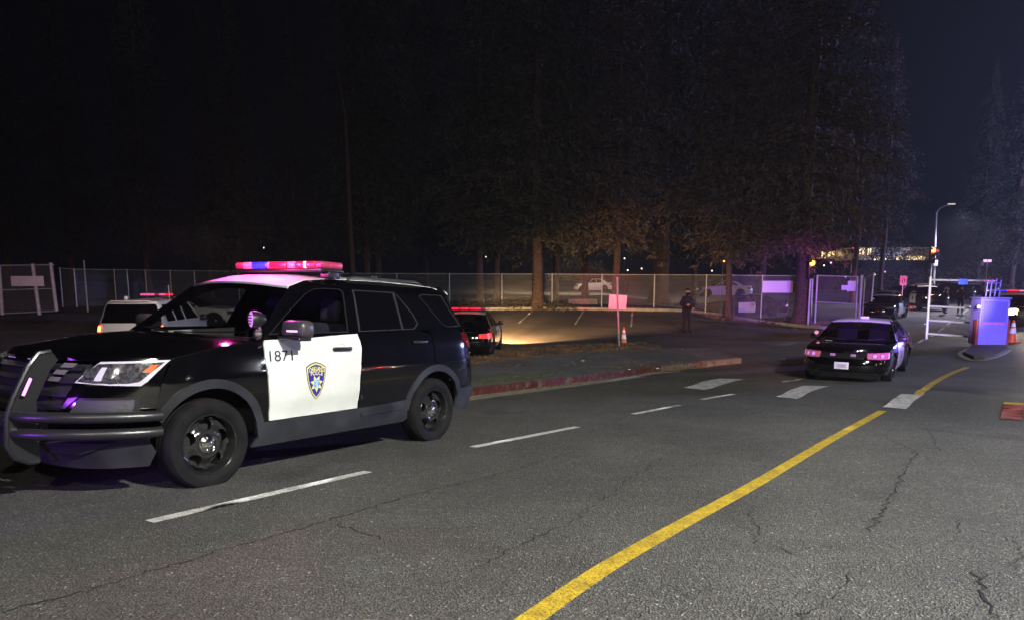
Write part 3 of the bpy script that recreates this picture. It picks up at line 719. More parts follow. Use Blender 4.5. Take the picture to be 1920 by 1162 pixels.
# ---- saloon
SEDB = Body(W=[(.2, .88), (.3, .93), (.5, .975), (.65, .985), (.82, .965), (.93, .93), (1.0, .895), (1.2, .79), (1.36, .70), (1.41, .63), (1.45, .56)],
            XN=[(.2, 2.42), (.3, 2.52), (.45, 2.56), (.55, 2.55), (.68, 2.50), (.80, 2.40), (.85, 2.30)],
            XT=[(.25, -2.60), (.4, -2.70), (.6, -2.72), (.8, -2.70), (.95, -2.64), (1.02, -2.60)],
            xcf=1.60, xcr=-2.05, nf=2.9, nr=3.2, zr=.6)
def build_sedan(root, step=.08, paint='black_paint', door='white_paint', rear_door=None, roof='white_paint', full=True, head='lamp_clear', tail='tail_dim', bar=None, grille=True):
    B = SEDB; sf, sr = B.sf, B.sr; AX, RX, RW = 1.455, -1.455, .345; S2 = (1, -1); rear_door = rear_door or paint
    P_ = lambda n, o, m, h=(), off=0, par=root, th=.014: [B.panel(n, o, m, par, h, off, th, (s,), step) for s in S2]
    one = lambda n, o, m, h=(), off=0, par=root, th=.014: B.panel(n, o, m, par, h, off, th, S2, step)
    hy = B.sy
    P_('fender', [(.80, .26), (.80, .93), (1.0, .935), (1.4, .905), (1.8, .865), (2.05, .83), (2.08, .72), (2.05, .60), (1.90, .40)]+arc(AX, .34, .42, 5, 180, 18)+[(1.02, .26)], paint)
    for s in S2:
        d = B.panel('front_door', [(.79, .30), (.79, .925), (-.30, .955), (-.33, .6), (-.30, .30)], door, root, (), .002, .014, (s,), step)
        q = B.m(-.10, .80); rbox('handle', (.20, .03, .04), (q.x, s*(q.y+.015), q.z), .01, 'black_plastic', d)
        if door == 'white_paint' and full: shield(d, B, .25, .62, .9, s, False)
        d = B.panel('rear_door', [(-.312, .30), (-.342, .6), (-.312, .955), (-1.20, .975), (-1.30, .8)]+arc(RX, .34, .43, 75, 20, 6)+[(-.98, .30)], rear_door, root, (), .002, .014, (s,), step)
        q = B.m(-1.0, .82); rbox('handle', (.20, .03, .04), (q.x, s*(q.y+.015), q.z), .01, 'black_plastic', d)
    P_('rear_quarter', [(-1.215, .975), (-1.7, .985), (-2.3, .98), (-2.35, .60), (-2.1, .36)]+arc(RX, .34, .42, 5, 80, 7)[0:0]+[(RX-.42, .34)]+arc(RX, .34, .42, 178, 80, 9)+[(-1.31, .8)], paint)
    P_('sill', [(1.0, .30), (-1.0, .30), (-1.0, .20), (1.0, .20)], paint, off=.004)
    w1 = [(.68, .985), (.30, 1.22), (.02, 1.355), (-.30, 1.375), (-.33, .995)]
    w2 = [(-.40, .998), (-.37, 1.375), (-.85, 1.365), (-1.18, 1.18), (-1.22, 1.01)]
    P_('window_frame', [(.79, .93), (.84, .945), (.15, 1.36), (.10, 1.395), (-.3, 1.415), (-.8, 1.412), (-1.10, 1.385), (-1.45, 1.22), (-1.75, 1.03), (-1.78, .99), (-1.2, .98), (-.3, .96)], paint, (w1, w2))
    P_('window', w1, 'dark_glass', off=-.01, th=.004); P_('window', w2, 'dark_glass', off=-.01, th=.004)
    rows = [(.155, .69, 1.362, .10, .035), (.08, .66, 1.393, .09, .038), (-.3, .62, 1.412, .02, .04), (-.8, .62, 1.410, 0, .04), (-1.1, .65, 1.384, -.06, .035)]
    rf = loft_rows('roof', rows, roof, root, 18)
    loft('windshield', (.84, .915, .945, .26, .02), (.155, .69, 1.362, .10, .035), 'dark_glass', root, th=.006)
    loft('rear_window', (-1.11, .65, 1.382, -.07, .035), (-1.74, .885, 1.02, -.14, .02), 'dark_glass', root, th=.006)
    rows = []
    for i in range(11):
        u = i/10; x = .84+(2.0-.84)*u; z = lerp_tab([(.8, .93), (1.0, .937), (1.4, .907), (1.8, .867), (2.05, .832)], x); q = B.m(x, z)
        rows.append((q.x, q.y-.004, z+.002, .26+(.40-.26)*u, .06-.012*u))
    rows.append((rows[-1][0]+.03, rows[-1][1]-.01, rows[-1][2]-.05, .40, .03))
    loft_rows('hood', rows, paint, root, 26, ex=3.4)
    rows = [(-1.75, .90, .99, -.12, .05), (-2.1, .90, 1.0, -.2, .05), (-2.40, .86, .985, -.22, .045), (-2.46, .84, .93, -.24, .02)]
    loft_rows('trunk_lid', rows, paint, root, 20, ex=3.4)
    # nose
    for s in S2:
        hl = [(2.06, .80), (hy(.80, .79), .795), (hy(.50, .77), .785), (hy(.52, .65), .665), (hy(.80, .65), .650), (2.075, .66)]
        h = B.panel('headlight', hl, head, root, (), .006, .02, (s,), step*.5)
        if full:
            B.panel('turn_lens', [(2.075, .785), (hy(.90, .77), .782), (hy(.90, .66), .665), (2.085, .672)], 'lamp_pink' if 'lamp_pink' in M else 'lamp_white', h, (), .014, .012, (s,), step*.5)
            for yy in (.80, .66):
                c = hy(yy, .72); B.panel('reflector_ring', [(c+.068*math.cos(2*PI*i/14), .722+.056*math.sin(2*PI*i/14)) for i in range(14)], 'lamp_clear', h, (), .009, .01, (s,), .03); B.panel('reflector', [(c+.055*math.cos(2*PI*i/14), .722+.045*math.sin(2*PI*i/14)) for i in range(14)], 'lilac_dim', h, (), .012, .01, (s,), .03)
    nose = [(2.09, .64), (hy(.80, .64), .638), (hy(.50, .64), .648), (hy(.46, .64), .655), (sf, .655), (sf, .30), (2.0, .28), (1.93, .42), (2.04, .58)]
    one('front_bumper', nose, paint, off=.012, th=.03)
    one('bumper_lip', [(hy(.74, .33), .335), (sf, .335), (sf, .22), (hy(.78, .3), .22)], 'cladding', off=.018, th=.03)
    gr = B.panel('grille', [(hy(.455, .78), .785), (sf, .785), (sf, .66), (hy(.43, .68), .665)], 'black_plastic', root, (), -.015, .014, S2, step)
    B.panel('grille_surround', [(hy(.47, .78), .80), (sf, .80), (sf, .652), (hy(.44, .68), .652)], 'black_plastic', gr, ([(hy(.445, .78), .782), (sf-.001, .782), (sf-.001, .67), (hy(.42, .68), .67)],), .006, .02, (1,), step)
    if full:
        for s in S2: rbox('grille_lamp', (.03, .115, .06), (2.47, s*.22, .735), .008, 'lilac_lamp2', gr)
        rbox('licence_plate', (.012, .31, .16), (2.595, .0, .50), .004, 'plate_lilac', root)
        V, F = text2d('1350002', .10); fromdata('lettering', [(2.603, v.x*.60, .49+v.y) for v in V], F, 'ink', [c for c in root.children if c.name.startswith('licence')][0])
        rbox('hood_badge', (.10, .16, .004), (1.5, -.50, .985), .001, 'white_paint', root, Matrix.Rotation(R(3), 3, 'Y'))
        for s in S2:
            tube('wiper', [(1.08, s*.05, .985), (.98, s*.42, 1.0), (.86, s*.66, 1.02)], .008, 'matt_black', root, 6)
        sp = lathe('spotlight', [(-.08, .001), (-.07, .03), (.0, .058), (.03, .060)], 'black_plastic', root, axis='x', seg=20, loc=(.80, -.93, 1.12))
        lathe('lamp_face', [(.02, .052), (.03, .04), (.032, .001)], 'pink_lamp', sp, axis='x', seg=20, loc=(.80, -.93, 1.12))
    tl = [(-2.12, .88), (B.sy(.62, .9, False), .86), (B.sy(.64, .7, False), .75), (-2.12, .72)]
    P_('tail_lamp', tl, tail, off=.012, th=.02)
    one('rear_panel', [(-2.36, .98), (sr, .98), (sr, .58), (-2.36, .60)], paint)
    one('rear_bumper', [(-2.05, .60), (sr, .60), (sr, .28), (-1.90, .30)], paint, off=.02, th=.03)
    bm = bmesh.new(); add_box(bm, (4.5, 1.25, .30), (0, 0, .40), .05); add_box(bm, (1.2, 1.45, .35), (1.5, 0, .62), .05); add_box(bm, (2.4, 1.7, .5), (-.3, 0, .55), .03); add_box(bm, (1.0, 1.5, .42), (-1.95, 0, .72), .05)
    bobj('undercarriage', bm, 'matt_black', root)
    rbox('dashboard', (.35, 1.55, .18), (.70, 0, .88), .05, 'matt_black', root)
    for y in (.38, -.38):
        st = rbox('seat', (.14, .48, .60), (-.25, y, .90), .05, 'seat', root, Matrix.Rotation(R(-14), 3, 'Y')); rbox('headrest', (.10, .24, .16), (-.33, y, 1.22), .04, 'seat', st)
    for s in S2:
        wheel(root, AX, s*.845, RW, s, False, 0, 'rim_black'); wheel(root, RX, s*.845, RW, s, False)
        mi = rbox('side_mirror', (.12, .20, .13), (.62, s*1.02, 1.02), .04, 'black_plastic', root)
        rbox('mirror_arm', (.08, .16, .03), (.64, s*.94, .96), .01, 'black_plastic', mi)
    if bar: lightbar(root, -.25, 1.50, .60, bar)
mat('plate_lilac', (.78, .70, .95), .35)
mat('lamp_pink', (.85, .55, .62), .25, coat=1, var=.4, vscale=30)
emis('lilac_lamp2', (.50, .25, .62), .30)
emis('lamp_lit', (.85, .20, .40), .20, 30)

cv = thing('police_sedan', 'black and white police sedan turning in front of the gate, seen head on', 'police car', (9.03, 19.12, g(9.03, 19.12)), R(236.5))
build_sedan(cv, .07, head='lamp_lit')
rbox('roof_beacon', (.10, .20, .05), (-.30, .02, 1.475), .015, 'white_paint', cv)

# patrol car facing the fence in the car park: low beams wash over the asphalt
REDBAR = [('bar_red', 1), ('bar_dimred', .2), ('bar_red', 1), ('bar_dimred', .2), ('bar_red', 1.4), ('bar_dimred', .6)]
def place(px, py, Yd=None):
    p = P(px, py) if Yd is None else Vector((at(px, 520, Yd).x, Yd, 0)); return Vector((p.x, p.y, g(p.x, p.y)))
pk = Vector((-1.45, 25.2)); pkr = R(86)
pat = thing('patrol_sedan', 'black police sedan with red tail lamp lit, headlights shining over the car park', 'police car', (pk.x, pk.y, g(*pk)+.02), pkr)
build_sedan(pat, .09, full=False, tail='tail_red', bar=None)
lightbar(pat, -.25, 1.49, .58, REDBAR, .55)
for s in (1, -1):
    c, sn = math.cos(pkr), math.sin(pkr)
    h = Vector((pk.x+c*2.35-sn*s*.75, pk.y+sn*2.35+c*s*.75, g(*pk)+.95))
    lamp('SPOT', h, 5600, (1, .58, .24), .05, (h.x+c*9+sn*3.8, h.y+sn*9-c*3.8, g(h.x, h.y+9)-1.7), 70, .55, name='headlight_beam')
    lamp('SPOT', h, 5600, (1, .60, .26), .05, (h.x+c*18+sn*.3, h.y+sn*18-c*.3, g(h.x, h.y+18)-1.3), 22, .7, name='headlight_beam')

# white SUV at the left, brake lamps on
TB = Body(W=[(.2, .93), (.5, .99), (.8, 1.01), (1.1, .99), (1.25, .96), (1.5, .87), (1.80, .76), (1.90, .66)],
          XN=[(.2, 2.4), (.5, 2.5), (.9, 2.46), (1.1, 2.4)], XT=[(.3, -2.56), (.6, -2.66), (.9, -2.62), (1.2, -2.56), (1.5, -2.44), (1.8, -2.32), (1.9, -2.26)], xcf=1.5, xcr=-2.15, nf=3.2, nr=4.5)
th = thing('white_police_suv', 'white boxy SUV with both stacked red tail lamps lit, seen from behind on the left', 'police car', (-11.6, 24.4, g(-11.6, 24.4)), R(97))
def build_boxy(root, step=.12):
    B = TB; sr, sf = B.sr, B.sf; S2 = (1, -1)
    for s in S2:
        B.panel('body_side', [(2.5, .32), (2.6, 1.05), (1.2, 1.16), (-2.2, 1.22), (-2.2, .38)]+arc(-1.5, .39, .44, 180, 0, 10)+arc(1.5, .39, .44, 180, 0, 10), 'white_paint', root, (), 0, .014, (s,), step)
        B.panel('window_frame', [(1.2, 1.16), (.55, 1.80), (.3, 1.86), (-2.1, 1.88), (-2.2, 1.23)], 'white_paint', root, ([(.95, 1.24), (.45, 1.74), (-.35, 1.78), (-.35, 1.26)], [(-.45, 1.26), (-.45, 1.78), (-1.25, 1.79), (-1.25, 1.27)], [(-1.35, 1.27), (-1.35, 1.79), (-2.05, 1.78), (-2.1, 1.28)]), 0, .014, (s,), step)
        for po in ([(.95, 1.24), (.45, 1.74), (-.35, 1.78), (-.35, 1.26)], [(-.45, 1.26), (-.45, 1.78), (-1.25, 1.79), (-1.25, 1.27)], [(-1.35, 1.27), (-1.35, 1.79), (-2.05, 1.78), (-2.1, 1.28)]):
            B.panel('window', po, 'privacy', root, (), -.008, .004, (s,), step)
        a = B.sy(.93, 1.1, False); b = B.sy(.80, 1.1, False)
        lampo = B.panel('tail_lamp', [(a-.02, 1.20), (b, 1.20), (b, .78), (a-.02, .78)], 'tail_red', root, (), .01, .02, (s,), .05)
        for z0, z1 in ((1.02, 1.18), (.81, .98)): B.panel('lamp_cell', [(a-.035, z1), (b+.02, z1), (b+.02, z0), (a-.035, z0)], 'tail_core' if s > 0 else 'tail_core', lampo, (), .02, .01, (s,), .05)
        mi = rbox('side_mirror', (.12, .22, .20), (.95, s*1.12, 1.25), .05, 'black_plastic', root)
        wheel(root, 1.5, s*.87, .39, s, False, 0, 'dull_chrome'); wheel(root, -1.5, s*.87, .39, s, False, 0, 'dull_chrome')
    tg = B.panel('tailgate', [(-2.21, 1.88), (sr, 1.88), (sr, .55), (-2.21, .55)], 'white_paint', root, ([(B.sy(.72, 1.7, False), 1.80), (B.sy(.05, 1.7, False), 1.80), (B.sy(.05, 1.3, False), 1.27), (B.sy(.80, 1.3, False), 1.27)],), 0, .014, S2, step)
    B.panel('rear_window', [(B.sy(.74, 1.7, False), 1.81), (sr, 1.81), (sr, 1.26), (B.sy(.82, 1.3, False), 1.26)], 'privacy', tg, (), .002, .006, S2, step)
    B.panel('rear_bumper', [(-2.1, .60), (sr, .60), (sr, .34), (-2.0, .36)], 'cladding', root, (), .04, .03, S2, step)
    loft_rows('roof', [(.55, .74, 1.80, .15, .05), (.3, .70, 1.86, .12, .05), (-1, .68, 1.885, 0, .05), (-2.15, .68, 1.88, -.10, .04), (-2.25, .70, 1.86, -.14, .02)], 'white_paint', root, 18)
    rbox('spoiler', (.16, 1.1, .04), (-2.36, 0, 1.90), .015, 'white_paint', root)
    loft('windshield', (1.2, .95, 1.16, .25, .02), (.55, .74, 1.80, .15, .05), 'dark_glass', root, th=.006)
    rows = [(1.2, .97, 1.17, .25, .06), (2.1, .95, 1.13, .35, .05), (2.3, .85, 1.05, .3, .03)]
    loft_rows('hood', rows, 'white_paint', root, 16, ex=3.4)
    B.panel('front_end', [(2.3, 1.06), (sf, 1.06), (sf, .35), (2.2, .35)], 'white_paint', root, (), 0, .014, S2, step)
    rbox('undercarriage', (4.6, 1.5, .7), (0, 0, .65), .05, 'matt_black', root)
    rbox('roof_antenna', (.10, .10, .12), (-2.0, .25, 1.98), .03, 'white_paint', root)
    # spare spotlight ball on the tailgate glass
    lb = lightbar(root, -.1, 1.99, .50, [('bar_pink', 1), ('bar_pink', .5), ('bar_dimred', .5), ('bar_pink', .6), ('bar_red', .8)], .5)
    tube('aerial', [(-.6, -.55, 1.9), (-.66, -.56, 2.35)], .01, 'white_paint', root, 6)
build_boxy(th)
lamp('SPOT', (-5.5, 12.5, 3.4), 800, (1, .40, .66), .1, (-12.0, 22, 1.2), 46, .9, name='pink_tint_spot')  # unseen spot added to bring pink light onto the white SUV
lamp('SPOT', (-5.0, 12.5, 3.4), 1400, (1, .85, .7), .1, (-14.2, 33.0, 1.0), 26, .9, name='sedan_fill_spot')  # unseen spot added to brighten the pale sedan behind the windshield

# pale patrol car standing behind, seen through the windscreen
c2 = thing('grey_sedan', 'pale patrol car side on, seen through the windshield of the large police SUV', 'police car', (-14.6, 33.5, g(-14.6, 33.5)), R(2))
build_sedan(c2, .14, 'grey_paint', 'grey_paint', 'grey_paint', 'black_paint', False, tail='tail_red')

# ------------------------------------------------------------------ cars beyond the fence
def sedan(px, Y, hd, label, name='parked_car', z=None, **k):
    q = at(px, 520, Y); o = thing(name, label, 'car', (q.x, Y, g(q.x, Y) if z is None else z), R(hd)); build_sedan(o, .16, full=False, **k); return o
c = sedan(1111, 84, 183, 'silver hatchback parked beyond the fence, between the two slim trunks', paint='silver_paint', door='silver_paint', roof='silver_paint', z=.95)
c.scale = (.86, .9, 1.04)
c = sedan(1352, 66, 182, 'white car with its nose to the left behind the fence and the slim red trunk', paint='white_paint', door='white_paint', roof='white_paint', z=.85)
c = sedan(1398, 48, 186, 'black and white patrol car behind the fence, right of the slim red trunk', name='police_sedan', z=.10); c['category'] = 'police car'
c = sedan(1120, 60, 181, 'low white roofed patrol car below the silver hatchback', name='police_sedan', z=-.45); c['category'] = 'police car'
c = sedan(1663, 46, 232, 'white doored patrol car standing just behind the open gate leaf', name='police_sedan', z=.1); c['category'] = 'police car'
def suv(px, Y, hd, label, name='police_suv', bar=None, **k):
    q = at(px, 520, Y); o = thing(name, label, 'police car', (q.x, Y, g(q.x, Y)), R(hd)); build_suv(o, False, step=.15, bar=bar, glassm='dark_glass', **k); return o
PK = [('bar_dimred', 1), ('lamp_white', .5), ('bar_dimred', 1)]
s1 = suv(1737, 56, 262, 'dark police SUV facing the camera, leftmost of those beyond the tubular gate', bar=PK)
for s in (1, -1): rbox('lit_lamp', (.05, .16, .07), (2.2, s*.72, .92), .02, 'small_white', s1)
s2 = suv(1795, 72, 262, 'dark SUV with a pale roof behind the two officers', name='white_roofed_suv', roof='white_paint')
for s in (1, -1): rbox('lit_lamp', (.05, .16, .07), (2.2, s*.72, .92), .02, 'small_white', s2)
s3 = suv(1902, 37, 256, 'police SUV with a red and blue light bar and blazing headlights behind the booth', bar=[('bar_pink', 1), ('bar_red', 1), ('bar_red', .6), ('bar_blue', 1.2)])
for s in (1, -1):
    rbox('glare_rim', (.05, .46, .30), (2.20, s*.74, .94), .10, 'glare_glow', s3)  # glowing rim added around the headlight for its glare
    l = rbox('lit_headlight', (.06, .34, .20), (2.22, s*.74, .94), .03, 'head_hot', s3)
cs, sn = math.cos(R(256)), math.sin(R(256))
for s in (1, -1):
    h = s3.location+Vector((cs*2.42-sn*s*.74, sn*2.42+cs*s*.74, .95))
    lamp('SPOT', h, 620, (1, .86, .60), .06, (9.5, 23, .6), 50, .8, name='headlight_beam')
lamp('POINT', s3.location+Vector((cs*2.7-sn*.74, sn*2.7+cs*.74, .98)), 420, (1, .85, .55), .05, name='headlight_glare')
lamp('SPOT', (6, 68, 11), 14000, (1, .80, .55), .3, (8, 76, 0), 120, .6, name='street_or_fill_spot')  # unseen lamp added to light the cars beyond the fence
lamp('SPOT', (36, 60, 8), 6000, (.9, .85, 1), .3, (34, 58, 0), 130, .6, name='street_or_fill_spot')

c = sedan(1822, 84, 262, 'dark sedan with two bright lamps, farthest down the road beyond the gate', name='dark_sedan')
for s in (1, -1): rbox('lit_lamp', (.05, .16, .09), (2.46, s*.66, .70), .02, 'small_white', c)
c = sedan(1770, 78, 264, 'dark sedan between the two police SUVs beyond the gate', name='dark_sedan')
c = sedan(1690, 74, 200, 'dim car under the pale drooping shrub beyond the gate', name='parked_car', paint='grey_paint', door='grey_paint', roof='grey_paint')
# ------------------------------------------------------------------ ground, road, pavement, car park
def asphalt(name, col, speck=.35, bump=.5, worn=.25, rough=.75):
    m = bpy.data.materials.new(name); m.use_nodes = True; n = m.node_tree; b = n.nodes['Principled BSDF']; t = n.nodes.new('ShaderNodeTexCoord')
    def nz(sc_, det=4, ro=.6):
        k = n.nodes.new('ShaderNodeTexNoise'); k.inputs['Scale'].default_value = sc_; k.inputs['Detail'].default_value = det; k.inputs['Roughness'].default_value = ro
        n.links.new(t.outputs['Object'], k.inputs[0]); return k.outputs[0]
    def ramp(v, a, c0, bb, c1):
        r = n.nodes.new('ShaderNodeValToRGB'); r.color_ramp.elements[0].position = a; r.color_ramp.elements[1].position = bb
        r.color_ramp.elements[0].color = (c0, c0, c0, 1); r.color_ramp.elements[1].color = (c1, c1, c1, 1); n.links.new(v, r.inputs[0]); return r.outputs[0]
    def mul(a, bb):
        k = n.nodes.new('ShaderNodeMix'); k.data_type = 'RGBA'; k.blend_type = 'MULTIPLY'; k.inputs[0].default_value = 1
        n.links.new(a, k.inputs[6]); n.links.new(bb, k.inputs[7]); return k.outputs[2]
    vor = n.nodes.new('ShaderNodeTexVoronoi'); vor.inputs['Scale'].default_value = 95; n.links.new(t.outputs['Object'], vor.inputs[0])
    bw = n.nodes.new('ShaderNodeSeparateColor'); n.links.new(vor.outputs['Color'], bw.inputs[0])
    chips = ramp(bw.outputs[0], .0, 1-speck, 1.0, 1+speck)
    bright = ramp(bw.outputs[1], .96, 1.0, .985, 3.2)
    base = n.nodes.new('ShaderNodeRGB'); base.outputs[0].default_value = tuple(col)+(1,)
    c = mul(base.outputs[0], chips); c = mul(c, bright)
    c = mul(c, ramp(nz(.35, 5), .35, 1-worn, .65, 1+worn)); c = mul(c, ramp(nz(2.5, 6, .7), .35, .86, .65, 1.12)); c = mul(c, ramp(nz(40, 3), .3, .75, .7, 1.2)); c = mul(c, ramp(nz(.9, 2, .4), .62, 1.0, .78, .62)); c = mul(c, ramp(nz(.13, 3), .35, .8, .6, 1.12))
    n.links.new(c, b.inputs['Base Color']); b.inputs['Roughness'].default_value = rough
    n.links.new(ramp(bw.outputs[2], .9, rough, 1, .3), b.inputs['Roughness'])
    bp = n.nodes.new('ShaderNodeBump'); bp.inputs['Strength'].default_value = bump; bp.inputs['Distance'].default_value = .012
    ad = n.nodes.new('ShaderNodeMath'); ad.operation = 'ADD'; n.links.new(vor.outputs['Distance'], ad.inputs[0]); n.links.new(nz(70, 3), ad.inputs[1])
    n.links.new(ad.outputs[0], bp.inputs['Height']); n.links.new(bp.outputs[0], b.inputs['Normal']); M[name] = m
asphalt('asphalt', (.066, .066, .059), .48, .9)
asphalt('lot_asphalt', (.070, .058, .050), .3, .5, .4, .85)
asphalt('pavement', (.090, .090, .080), .25, .4, .3, .9)
mat('soil', (.045, .035, .025), 1, var=.5, vscale=1.2, bump=.6, bscale=8)
mat2('paint_line', (.34, .34, .33), (.60, .60, .58), .7, 9, .35, .55, fine=110)
mat2('paint_worn', (.22, .22, .23), (.56, .55, .58), .7, 7, .32, .58, fine=90)
mat2('paint_yellow', (.34, .23, .02), (.60, .42, .02), .7, 8, .35, .6, bump=.6, fine=110)
mat('paint_red', (.20, .035, .03), .8, var=.5, vscale=7, bump=.3, bscale=90)
mat2('kerb_red', (.075, .006, .007), (.12, .085, .07), .85, 4.5, .50, .62, bump=.5, fine=30)
mat2('kerb_brown', (.13, .035, .025), (.17, .14, .11), .9, 4, .40, .6, bump=.5, fine=30)
mat2('kerb_top', (.09, .03, .025), (.13, .12, .10), .9, 5, .38, .55, bump=.5, fine=30)
mat('gutter', (.20, .20, .17), .9, var=.25, vscale=5, bump=.3, bscale=90)
mat('crack', (.008, .008, .008), 1); mat('shade_strip', (.022, .022, .022), .6, var=.2)
mat('litter', (.75, .72, .68), .8); mat('leaf_litter', (.30, .20, .10), .9, var=.5, vscale=20)

# one sheet of ground, fine near the camera, reaching far beyond the hill
xs = []; x = -150.
while x <= 260: xs.append(x); x += .35 if -14 < x < 24 else (1.5 if -40 < x < 60 else 12)
ys = []; y = -30.
while y <= 420: ys.append(y); y += .22 if 2 < y < 24 else (.9 if y < 75 else 8)
nx = len(xs)
V = [(a, b, g(a, b)) for b in ys for a in xs]
F = [(j*nx+i, j*nx+i+1, (j+1)*nx+i+1, (j+1)*nx+i) for j in range(len(ys)-1) for i in range(nx-1)]
gr = fromdata('ground', V, F, 'asphalt', smooth=True); tag(gr, kind='structure')

def sheet(name, outer, m, lift, step=.3, kind='structure', thick=0):
    V2, F2 = tri2d([(p[0], p[1]) for p in outer], (), step)
    V = [(v.x, v.y, g(v.x, v.y)+lift) for v in V2]; F = list(F2)
    if thick:
        n = len(V); V += [(v.x, v.y, g(v.x, v.y)+lift-thick) for v in V2]; cn = set()
        for f in F2:
            for i in range(3): cn.add((f[i], f[(i+1) % 3]))
        F += [tuple(n+i for i in f[::-1]) for f in F2]
        for (i, j) in cn:
            if (j, i) not in cn: F.append((j, i, n+i, n+j))
    o = fromdata(name, V, F, m, smooth=not thick); tag(o, kind=kind); return o
def strip(pts, w):
    pts = [Vector((p[0], p[1])) for p in pts]; L = []; Rr = []
    for i, p in enumerate(pts):
        d = (pts[min(i+1, len(pts)-1)]-pts[max(i-1, 0)]).normalized(); nn = Vector((-d.y, d.x)); L.append(p+nn*w/2); Rr.append(p-nn*w/2)
    return L+Rr[::-1]
def smooth(pts, n=6):
    pts = [Vector((p[0], p[1])) for p in pts]; out = []
    for i in range(len(pts)-1):
        p0, p1, p2, p3 = pts[max(i-1, 0)], pts[i], pts[i+1], pts[min(i+2, len(pts)-1)]
        for k in range(n):
            t = k/n; out.append(.5*((2*p1)+(p2-p0)*t+(2*p0-5*p1+4*p2-p3)*t*t+(3*p1-p0-3*p2+p3)*t**3))
    out.append(pts[-1]); return out
pp = lambda *a: [P(x, y) for x, y in a]

# car park behind the verge
lot = pp((-260, 700), (640, 668), (890, 668), (1130, 640), (1330, 655), (1392, 672), (1500, 640), (1420, 606), (1300, 580), (850, 577), (640, 577), (350, 575), (60, 590), (-260, 620))
sheet('parking_lot', lot, 'lot_asphalt', .006, .8)
# verge
sheet('dirt_bank', pp((-260, 618), (60, 588), (350, 574), (640, 576), (850, 576), (1300, 579), (1420, 605), (1530, 612), (1530, 596), (1300, 566), (900, 560), (500, 560), (100, 566), (-260, 575)), 'soil', .03, .8)
# pavement raised over the road with its kerb
kerb_px = [(560, 790), (740, 762), (890, 741), (1000, 727), (1100, 714), (1200, 700), (1240, 694)]
kerb2_px = [(1240, 694), (1285, 689), (1325, 686)]
kerb3_px = [(1325, 687), (1390, 680)]
kl = [P(x, y) for x, y in kerb_px+kerb2_px[1:]+kerb3_px[1:]]
def kerb(name, pts, m, w=.16, h=.15, n=5, top=None):
    pts = smooth(pts, n); V = []; F = []
    for i, p in enumerate(pts):
        d = (pts[min(i+1, len(pts)-1)]-pts[max(i-1, 0)]).normalized(); nn = Vector((-d.y, d.x)); z = g(p.x, p.y)
        q = p+nn*w
        for a, zz in ((p, z-.05), (p, z+h*.86), (p+nn*.02, z+h), (q, z+h+.004), (q, z-.05)): V.append((a.x, a.y, zz))
    for i in range(len(pts)-1):
        for k in range(4): a = i*5+k; F.append((a, a+5, a+6, a+1))
    F.append((0, 1, 2, 3, 4)); e = (len(pts)-1)*5; F.append((e+4, e+3, e+2, e+1, e))
    o = fromdata(name, V, F, [m, top or m], ang=.5)
    for i, f in enumerate(o.data.polygons):
        if i < len(F)-2 and i % 4 == 2: f.material_index = 1
    return tag(o, kind='structure')
kerb('kerb', [P(*q) for q in kerb_px], 'kerb_red', top='kerb_top'); kerb('kerb', [P(*q) for q in kerb2_px], 'kerb_brown', h=.13); mat('kerb_end', (.17, .145, .11), .9, var=.4, vscale=5, bump=.4, bscale=50); kerb('kerb', [P(*q) for q in kerb3_px], 'kerb_end', w=.22, h=.16, n=1)
# joints of the kerb
sheet('gutter', strip(smooth([P(x, y+5) for x, y in kerb_px[:-1]]), .34), 'gutter', .004, .3)
back = [P(x, y) for x, y in [(1392, 672), (1330, 664), (1240, 661), (1180, 662), (1100, 668), (1000, 677), (890, 690), (700, 715), (480, 745)]]
fr = smooth([P(x, y) for x, y in kerb_px+kerb2_px[1:]+kerb3_px[1:]], 4)
nrm = []
for i, p in enumerate(fr):
    d = (fr[min(i+1, len(fr)-1)]-fr[max(i-1, 0)]).normalized(); nrm.append(p+Vector((-d.y, d.x))*.15)
# the pavement is seen from its kerb back to the grass: pavement height .15
def Pl(x, y, l):
    r = ray(x, y); b = 3.
    while b < 100:
        q = CP+r*b
        if q.z < g(q.x, q.y)+l: return Vector((q.x, q.y))
        b += .02
back = [Pl(x, y, .15) for x, y in [(1372, 667), (1330, 652), (1240, 651), (1180, 654), (1100, 659), (1000, 667), (890, 679), (760, 700), (600, 720)]]
sheet('pavement', nrm+back, 'pavement', .15, .3, thick=.2)
front = [Pl(x, y, .15) for x, y in [(600, 722), (760, 702), (890, 681), (1000, 669), (1100, 661), (1180, 656), (1240, 654)]]
rear = [Pl(x, y, .15) for x, y in [(1235, 646), (1180, 643), (1100, 645), (1000, 651), (890, 660), (760, 676), (600, 700)]]
sheet('grass_verge', front+rear, 'dry_dirt', .165, .3, thick=.3)
poly = front+rear
V = []; F = []; bx = [p.x for p in poly]; by = [p.y for p in poly]
for _ in range(60000):
    x, y = rnd.uniform(min(bx), max(bx)), rnd.uniform(min(by), max(by))
    if not inpoly((x, y), poly) or noise.noise(Vector((x*.9, y*.9, 0))) < -.25+.5*rnd.random()-.25: continue
    z = g(x, y)+.16; a = rnd.uniform(0, PI); h = rnd.uniform(.02, .11)*(.6+.8*max(0, noise.noise(Vector((x*2, y*2, 3))))*2); l = rnd.uniform(-.14, .14); l2 = rnd.uniform(-.14, .14); wd = rnd.uniform(.007, .018)
    b = len(V); V += [(x-wd*math.cos(a), y-wd*math.sin(a), z), (x+wd*math.cos(a), y+wd*math.sin(a), z), (x+l, y+l2, z+h)]; F.append((b, b+1, b+2))
mat('dry_grass', (.22, .12, .055), .9, var=.6, vscale=2)
